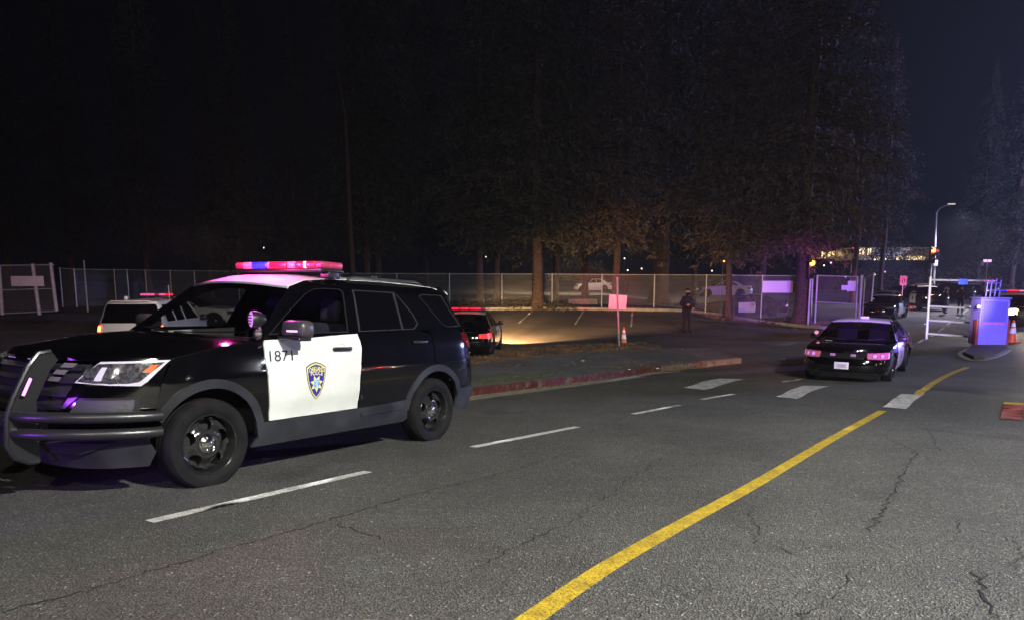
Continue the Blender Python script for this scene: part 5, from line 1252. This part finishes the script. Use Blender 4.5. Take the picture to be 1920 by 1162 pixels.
# ------------------------------------------------------------------ trees
def leaf_mat(name, col):
    m = bpy.data.materials.new(name); m.use_nodes = True; n = m.node_tree; b = n.nodes['Principled BSDF']; b.inputs['Roughness'].default_value = .8
    gi = n.nodes.new('ShaderNodeNewGeometry'); r = n.nodes.new('ShaderNodeValToRGB'); n.links.new(gi.outputs['Random Per Island'], r.inputs[0])
    r.color_ramp.elements[0].color = tuple(c*.65 for c in col)+(1,); r.color_ramp.elements[1].color = tuple(c*1.25 for c in col)+(1,)
    n.links.new(r.outputs[0], b.inputs['Base Color']); b.inputs['Specular IOR Level'].default_value = .2; M[name] = m
leaf_mat('needles', (.055, .055, .036)); leaf_mat('needles_brown', (.085, .060, .046)); leaf_mat('bush_leaf', (.060, .055, .032))
def conifer_mesh(seed, H, base, rad, tuft=1.0, dens_=1.0):
    r = random.Random(seed); V = []; F = []; z = base; k = 0
    LV = []; LF = []
    def limb(a, b, r0):
        i = len(LV); d = (b-a).normalized(); u = d.cross(Vector((0, 0, 1))).normalized(); v = d.cross(u)
        for p, rr in ((a, r0), (b, r0*.2)):
            for q in range(4): LV.append(p+(u*math.cos(q*PI/2)+v*math.sin(q*PI/2))*rr)
        for q in range(4): LF.append((i+q, i+(q+1) % 4, i+4+(q+1) % 4, i+4+q))
    while z < H:
        t = (z-base)/(H-base); rr = rad*(1-t)**.7*(.35+.65*min(1, t*5+.35))
        n = int(r.uniform(4, 7)*dens_)
        for _ in range(n):
            a = r.uniform(0, 2*PI); L = rr*r.uniform(.45, 1.15)*(1+.3*noise.noise(Vector((math.cos(a)*2, math.sin(a)*2, z*.25+seed)))); zz = z+r.uniform(-.3, .3)
            dirv = Vector((math.cos(a), math.sin(a), 0)); droop = r.uniform(.15, .50)*L
            tip = dirv*L+Vector((0, 0, zz-droop)); limb(Vector((0, 0, zz)), tip, .05)
            m = max(5, int(L*13*tuft))
            for j in range(m):
                s = r.uniform(.18, 1.02); p = Vector((0, 0, zz)).lerp(tip, s)+Vector((0, 0, .12*math.sin(s*PI)*L))
                side = Vector((-dirv.y, dirv.x, 0))*r.gauss(0, .16*L*s+.12)
                p = p+side+Vector((0, 0, r.uniform(-.75, .10)))
                for _c in range(2):
                    w_ = r.uniform(.022, .06); l_ = r.uniform(.18, .46)
                    dd = (dirv*r.uniform(-.3, 1)+side.normalized()*r.uniform(-.9, .9) if side.length > 0 else dirv)+Vector((0, 0, r.uniform(-1.1, .1))); dd.normalize()
                    u = dd.cross(Vector((r.uniform(-1, 1), r.uniform(-1, 1), r.uniform(-1, 1)))).normalized()*w_
                    i = len(V); V += [p-u*.4, p+dd*l_*.5+u, p+dd*l_, p+dd*l_*.45-u]; F.append((i, i+1, i+2, i+3))
        z += r.uniform(.35, .75)*(1+t*.2)/max(.5, dens_)*.95
    me = bpy.data.meshes.new('crown'); me.from_pydata([tuple(v) for v in V], [], F)
    ml = bpy.data.meshes.new('branches'); ml.from_pydata([tuple(v) for v in LV], [], LF); ml.materials.append(M['bark'])
    return me, ml
CM = [conifer_mesh(11, 32, 4.4, 4.3, 1, 1.3), conifer_mesh(23, 30, 4.2, 3.9, 1, 1.25), conifer_mesh(37, 27, 4.2, 4.9, 1, 1.2), conifer_mesh(41, 24, 3.4, 3.2, 1, 1.35)]
CMB = [a.copy() for a, _ in CM]
for a, _ in CM: a.materials.append(M['needles'])
for a in CMB: a.materials.append(M['needles_brown'])
def trunk_mesh(r0, H, seed, lean=0):
    r = random.Random(seed); V = []; F = []; seg = 16; zs = [z for z in (-.5, 0, .25, .6, 1.2, 2.5, 4.5, 7, 10, 14, 18, 23) if z < H-1]+[H]
    for z in zs:
        t = max(0, min(1, z/H)); rr = r0*(1-t)**.8*(1+.75*math.exp(-max(0, z)*2.2)) + .03
        cx = lean*z+.08*math.sin(z*.5+seed); cy = .06*math.sin(z*.37+seed*2)
        for k in range(seg):
            a = 2*PI*k/seg; q = rr*(1+.09*math.sin(a*5+seed)+.05*math.sin(a*9+z)); V.append((cx+q*math.cos(a), cy+q*math.sin(a), z))
    for i in range(len(zs)-1):
        for k in range(seg): F.append((i*seg+k, i*seg+(k+1) % seg, (i+1)*seg+(k+1) % seg, (i+1)*seg+k))
    me = bpy.data.meshes.new('trunk'); me.from_pydata(V, [], F); return me
def tree(px, Y, r0, var, label, rot=0, s=1.0, brown=False, H=None, zb=0, crown=True, lift=0):
    q = at(px, 560, Y); o = thing('conifer_tree', label, 'tree', (q.x, Y, g(q.x, Y)+zb), 0, 'conifers behind the car park')
    tm = trunk_mesh(r0*.66, (32.5, 30.5, 27.5, 24.5)[var]*s+lift, int(px)); link('trunk', tm, 'bark', o, True)
    if crown:
        a, l = CM[var]; c = bpy.data.objects.new('crown', CMB[var] if brown else a); COL.objects.link(c); c.parent = o; c.rotation_euler = (0, 0, rot); c.scale = (s, s, s); c.location.z = lift
        b = bpy.data.objects.new('branches', l); COL.objects.link(b); b.parent = o; b.rotation_euler = (0, 0, rot); b.scale = (s, s, s); b.location.z = lift
    return o
T = [(690, 50, .28, 1, 'left one of the two close trunks behind the big SUV roof', 0, 1.0, False),
     (713, 51, .27, 0, 'right one of the two close trunks behind the big SUV roof', 2, 1.05, False),
     (902, 44.6, .27, 1, 'conifer whose trunk foot is lit golden by headlights', 1, 1.0, False),
     (930, 47, .22, 3, 'thin conifer just right of the golden lit trunk', 3, 1.1, False),
     (1006, 42.4, .42, 0, 'conifer with a flaring reddish foot in front of the fence', 4, 1.0, False),
     (1042, 49, .30, 2, 'dark trunk right behind the flaring reddish one', 5, .95, False),
     (1155, 43.8, .26, 1, 'slim purple tinged trunk behind the pink sign', .5, 1.0, True),
     (1237, 52, .85, 2, 'very wide dark violet trunk behind the officer', 1.5, 1.15, False),
     (1366, 41, .20, 3, 'slim red brown trunk right of the officer', 2.5, 1.2, True),
     (1503, 38.6, .52, 0, 'big violet lit trunk left of the steel gate frame', 3.5, 1.0, True),
     (1600, 66, .3, 2, 'broad drooping conifer above the small lit house', .8, .9, True),
     (455, 46, .22, 3, 'narrow spire shaped conifer above the front of the big SUV', 1.1, .78, False),
     (400, 49, .2, 1, 'conifer left of the narrow spire', 2.1, .6, False),
     (560, 52, .25, 2, 'bushy conifer right of the narrow spire', 4.1, .7, False),
     (280, 56, .3, 0, 'very dark conifer over the white SUV', 3.1, .85, False),
     (140, 58, .3, 2, 'very dark conifer over the tall thin post', 5.1, .85, False),
     (20, 56, .3, 1, 'very dark conifer at the far left edge', .1, .9, False),
     (800, 60, .3, 2, 'dense conifer over the rear of the big SUV', .4, 1.0, False),
     (1095, 62, .3, 0, 'tall conifer above the silver hatchback', 2.4, 1.05, False),
     (1300, 62, .3, 1, 'tall conifer left of the slim red brown trunk', 3.4, 1.1, True),
     (1430, 58, .3, 2, 'drooping conifer above the lilac banner', 4.4, 1.0, True),
     (1650, 88, .4, 2, 'conifer behind the long lit house, left of the street light', 1.4, .95, True),
     (1830, 120, .5, 0, 'far dark conifer right of the street light', 2.9, 1.1, False),
     (1895, 105, .5, 1, 'far dark conifer at the right edge of the view', .9, 1.15, False)]
LIFT = {1600: 3.2, 1650: 3.4, 1430: .6, 1095: 1.0, 800: .6}
for px, Y, r0, v, lab, rot, s, br in T: tree(px, Y, r0, v, lab, rot, s, br, lift=LIFT.get(px, 0))
# bare broken trunk high among the crowns
q = at(655, 250, 44); o = thing('dead_tree', 'thin bare dead trunk showing high among the crowns', 'tree', (q.x, 44, g(q.x, 44))); tube('trunk', [(0, 0, 0), (-.1, 0, 5), (-.2, 0, at(655, 250, 44).z), (-.75, 0, at(640, 130, 44).z)], [.16, .13, .10, .03], 'pale_bark' if 'pale_bark' in M else 'bark', o, 8)
# bushes: a garden hedge before the lit house and shrubs along the fence
def bush(px, py, Y, wd, h, label, n=1500, m='bush_leaf', zb=None):
    q = at(px, py, Y); r = random.Random(px); V = []; F = []
    for _ in range(n):
        while True:
            p = Vector((r.uniform(-1, 1), r.uniform(-1, 1), r.uniform(0, 1)))
            if p.length < 1: break
        p = p.normalized()*p.length**.45; k = 1+.35*noise.noise(p*2.3+Vector((px, 0, 0)))
        p = Vector((p.x*wd/2*k, p.y*min(wd, 3)/2*k, p.z*h*k)); s = .05+.03*min(wd, h)*.8
        a = Vector((r.uniform(-1, 1), r.uniform(-1, 1), r.uniform(-1, 1))).normalized()*s; b = a.cross(Vector((r.uniform(-1, 1), r.uniform(-1, 1), r.uniform(-1, 1)))).normalized()*s*.5
        i = len(V); V += [p-a, p+b, p+a, p-b]; F.append((i, i+1, i+2, i+3))
    o = thing('shrub', label, 'bush', (q.x, Y, g(q.x, Y) if zb is None else zb)); fromdata('foliage', V, F, m, o)
    bm = bmesh.new()
    for k in range(5): add_tube(bm, [(0, 0, -.05), (math.cos(k*1.3)*wd*.2, math.sin(k*1.3)*.3, h*.6)], .03, 5, .01)
    bobj('stems', bm, 'bark', o); return o
bush(1640, 480, 108, 6, 2.2, 'dark garden bush at the left of the long lit house', zb=at(1640, 489, 108).z)
bush(1690, 480, 108, 9, 2.4, 'wide garden bush in front of the glowing house front', zb=at(1690, 488, 108).z)
bush(1665, 475, 106, 5, 2.6, 'tall garden bush hiding the middle of the glowing house front', zb=at(1665, 489, 106).z)
bush(1725, 480, 107, 6, 2.0, 'round garden bush below the amber traffic light', zb=at(1725, 490, 107).z)
bush(1625, 520, 100, 10, 3.4, 'dark shrub mass above the open gate leaf')
bush(1700, 520, 92, 12, 3.2, 'pale drooping shrub left of the street light pole')
bush(1800, 510, 95, 16, 3.6, 'long dark hedge beyond the SUVs on the right')
bush(1090, 500, 95, 9, 2.6, 'low bush catching light above the silver hatchback', zb=2.2)
bush(820, 560, 46, 4, .7, 'low weeds at the fence left of the golden lit trunk', 900)
bush(960, 565, 43.2, 3.4, .5, 'low weeds at the fence between the lit trunks', 900)
bush(1040, 565, 42.6, 3.0, .45, 'low weeds at the foot of the flaring trunk', 900)
bush(870, 565, 43.2, 3.0, .4, 'low weeds lit golden beside the lit trunk foot', 900)
bush(1470, 600, 40, 3.0, .4, 'dry weeds at the foot of the big violet trunk', 700)
# fallen leaves by the fence foot
V = []; F = []
for _ in range(9000):
    px = rnd.uniform(760, 1560); x = at(px, 560, 42.6).x; y = rnd.gauss(42.6, .55) if px < 1300 else rnd.gauss(40.5, .8); z = g(x, y)+.04
    s = rnd.uniform(.02, .055); a = Vector((rnd.uniform(-1, 1), rnd.uniform(-1, 1), rnd.uniform(-.4, .4)))*s; b = Vector((-a.y, a.x, rnd.uniform(-.5, .9)*s))
    i = len(V); c = Vector((x, y, z)); V += [c-a, c+b, c+a, c-b]; F.append((i, i+1, i+2, i+3))
tag(fromdata('fallen_leaves', V, F, 'leaf_litter'), 'fallen leaves along the foot of the fence', 'leaves', kind='stuff')

# ------------------------------------------------------------------ people
def person(name, loc, rz, label, pose, H=1.8, detail=True):
    o = thing(name, label, 'person', loc, rz); k = H/1.8
    # joints: index -> (pos, radius)
    J, E_ = pose
    me = bpy.data.meshes.new('body'); me.from_pydata([tuple(Vector(j[0])*k) for j in J], E_, [])
    b = link('body', me, ['uniform', 'skin'], o)
    sk = b.modifiers.new('skin', 'SKIN'); sk.use_smooth_shade = True
    for i, j in enumerate(J):
        rr = j[1] if isinstance(j[1], tuple) else (j[1], j[1]); me.skin_vertices[0].data[i].radius = (rr[0]*k, rr[1]*k)
    me.skin_vertices[0].data[0].use_root = True
    ss = b.modifiers.new('sub', 'SUBSURF'); ss.levels = 2; ss.render_levels = 2
    return o, k
def stand_pose(lh, rh, le, re, feet=.14):
    J = [((0, 0, .97), (.16, .12)), ((0, 0, 1.15), (.15, .115)), ((0, 0, 1.34), (.185, .125)), ((0, .01, 1.47), (.12, .09)), ((0, .0, 1.56), .058), ((0, -.01, 1.63), (.07, .085)), ((0, -.005, 1.72), (.078, .092)), ((0, 0, 1.78), (.05, .06)),
         ((-.20, 0, 1.42), .088), (re, .066), (rh, .040), ((.20, 0, 1.42), .088), (le, .066), (lh, .036),
         ((-.10, 0, .90), .10), ((-feet*.9, -.01, .50), .068), ((-feet, .02, .09), .05), ((-feet*1.1, -.14, .04), (.045, .035)),
         ((.10, 0, .90), .10), ((feet*.9, -.01, .50), .068), ((feet, .02, .09), .05), ((feet*1.15, -.14, .04), (.045, .035))]
    E_ = [(0, 1), (1, 2), (2, 3), (3, 4), (4, 5), (5, 6), (6, 7), (2, 8), (8, 9), (9, 10), (2, 11), (11, 12), (12, 13), (0, 14), (14, 15), (15, 16), (16, 17), (0, 18), (18, 19), (19, 20), (20, 21)]
    return J, E_
def hand(o, pos, dirv, k):
    bm = bmesh.new(); p = Vector(pos)*k; d = Vector(dirv).normalized(); s = d.cross(Vector((0, -1, .2))).normalized(); n = s.cross(d)
    add_tube(bm, [p, p+d*.05*k, p+d*.085*k], [.026*k, .034*k, .030*k], 8)
    for i in range(4):
        a = p+d*.08*k+s*(.024-.016*i)*k; L = (.065, .075, .07, .055)[i]*k
        add_tube(bm, [a, a+d*L*.5+n*.004, a+d*L*.85-n*L*.25], [.009*k, .008*k, .006*k], 6)
    a = p+d*.03*k+s*.030*k; add_tube(bm, [a, a+(d*.6+s)*.035*k, a+(d+s*.6)*.055*k], [.010*k, .009*k, .007*k], 6)
    return bobj('hand', bm, 'skin', o)
def head_bits(o, k, cap=True, face=True):
    bm = bmesh.new(); bmesh.ops.create_uvsphere(bm, u_segments=20, v_segments=14, radius=1)
    for v in bm.verts:
        c = v.co; c.x *= .076*(1-.12*max(0, -c.z)); c.y *= .094; c.z *= .118
        v.co = c*k+Vector((0, -.012, 1.70))*k
    hd = bobj('head', bm, 'skin', o)
    bm = bmesh.new()
    add_box(bm, (.022*k, .03*k, .045*k), (0, -.112*k, 1.695*k), .008*k)
    bobj('nose', bm, 'skin', hd)
    for s in (-1, 1):
        e = lathe('eye', [(-.006, .001), (-.004, .010), (.004, .012)], 'matt_black', hd, seg=8, loc=(s*.03*k, -.098*k, 1.725*k)); rbox('ear', (.015*k, .035*k, .06*k), (s*.078*k, .0, 1.70*k), .006*k, 'skin', hd)
    rbox('mouth', (.045*k, .01*k, .008*k), (0, -.100*k, 1.645*k), .002, 'rust_red', hd)
    bm = bmesh.new(); bmesh.ops.create_uvsphere(bm, u_segments=20, v_segments=12, radius=1)
    for v in bm.verts:
        c = v.co.copy(); c.z = max(c.z, -.12 if c.y < .2 else -.75); v.co = Vector((c.x*.084, c.y*.101, c.z*.082))*k+Vector((0, -.006, 1.762))*k
    bobj('beanie' if cap else 'hair', bm, 'uniform', hd); return hd
q = Vector((7.45, 31.6)); zz = g(q.x, q.y)
ofc, k = person('person', (q.x, q.y, zz+.01), R(24), 'officer in black uniform and cap with a face covering standing in the car park', stand_pose((.20, -.20, 1.02), (-.16, -.17, 1.17), (.33, .03, 1.17), (-.34, .02, 1.18)), 1.84)
hd = head_bits(ofc, k)
rbox('face_covering', (.150*k, .09*k, .10*k), (0, -.062*k, 1.635*k), .04*k, 'uniform', hd)
hand(ofc, (.20, -.20, 1.02), (-.6, -.25, -.2), k); hand(ofc, (-.16, -.17, 1.17), (.6, -.3, .05), k)
v_ = bmesh.new(); add_box(v_, (.40*k, .27*k, .44*k), (0, 0, 1.29*k), .06*k)
for x, z in ((-.11, 1.15), (0, 1.14), (.11, 1.15)): add_box(v_, (.09*k, .06*k, .13*k), (x*k, -.155*k, z*k), .015)
vest = bobj('vest', v_, 'uniform', ofc)
for x, z in ((-.10, 1.36), (.02, 1.18), (.10, 1.27), (-.04, 1.10)): rbox('badge', (.045, .012, .055), (x*k, -.145*k, z*k), .004, 'badge', vest)
bm = bmesh.new(); add_box(bm, (.37*k, .29*k, .06*k), (0, 0, 1.02*k), .02); add_box(bm, (.07, .10, .20), (-.20*k, .0, .93*k), .02); bobj('duty_belt', bm, 'belt', ofc)
for i, (px, Y, lab, hp) in enumerate(((1773, 50, 'left one of two dark figures talking beyond the field gate', ((.14, -.22, 1.15), (-.14, -.2, 1.15))), (1802, 50, 'right one of two dark figures talking beyond the field gate', ((.28, -.04, .88), (-.28, -.05, .90))))):
    x = at(px, 560, Y).x; o, k = person('person', (x, Y, g(x, Y)+.01), R(40 if i == 0 else -40), lab, stand_pose(hp[0], hp[1], (.31, .02, 1.14), (-.31, .02, 1.14), .12), 1.8)
    head_bits(o, k, False); hand(o, hp[0], (-.2, -.3, -.8) if i else (-.8, -.3, 0), k); hand(o, hp[1], (.2, -.3, -.8) if i else (.8, -.3, 0), k)
# small tripod stand on the ground beside the big trunk
p = P(1487, 622); o = thing('tripod_stand', 'low grey folding stand with splayed feet by the big trunk', 'stand', tuple(p))
for a in (200, 320, 90): tube('leg', [(0, 0, .24), (.30*math.cos(R(a)), .30*math.sin(R(a)), .02)], .014, 'dull_chrome', o, 6)
tube('stem', [(0, 0, .20), (0, 0, .34)], .016, 'dull_chrome', o, 6)

# ------------------------------------------------------------------ night haze
bm = bmesh.new(); add_box(bm, (420, 300, 48), (60, 125, 22)); hz = bobj('haze', bm, [], None)
hm = bpy.data.materials.new('haze'); hm.use_nodes = True; hn = hm.node_tree; hn.nodes.clear()
ho = hn.nodes.new('ShaderNodeOutputMaterial'); hv = hn.nodes.new('ShaderNodeVolumePrincipled'); hn.links.new(hv.outputs[0], ho.inputs['Volume'])
hv.inputs['Color'].default_value = (.85, .88, 1, 1); hv.inputs['Density'].default_value = .00036; hv.inputs['Anisotropy'].default_value = .2
hz.data.materials.append(hm); tag(hz, kind='stuff')
lamp('POINT', (84, 66, 9), 150000, (.40, .44, 1.0), .5, name='haze_glow_light')  # unseen blue lamp added to make the haze glow at the right
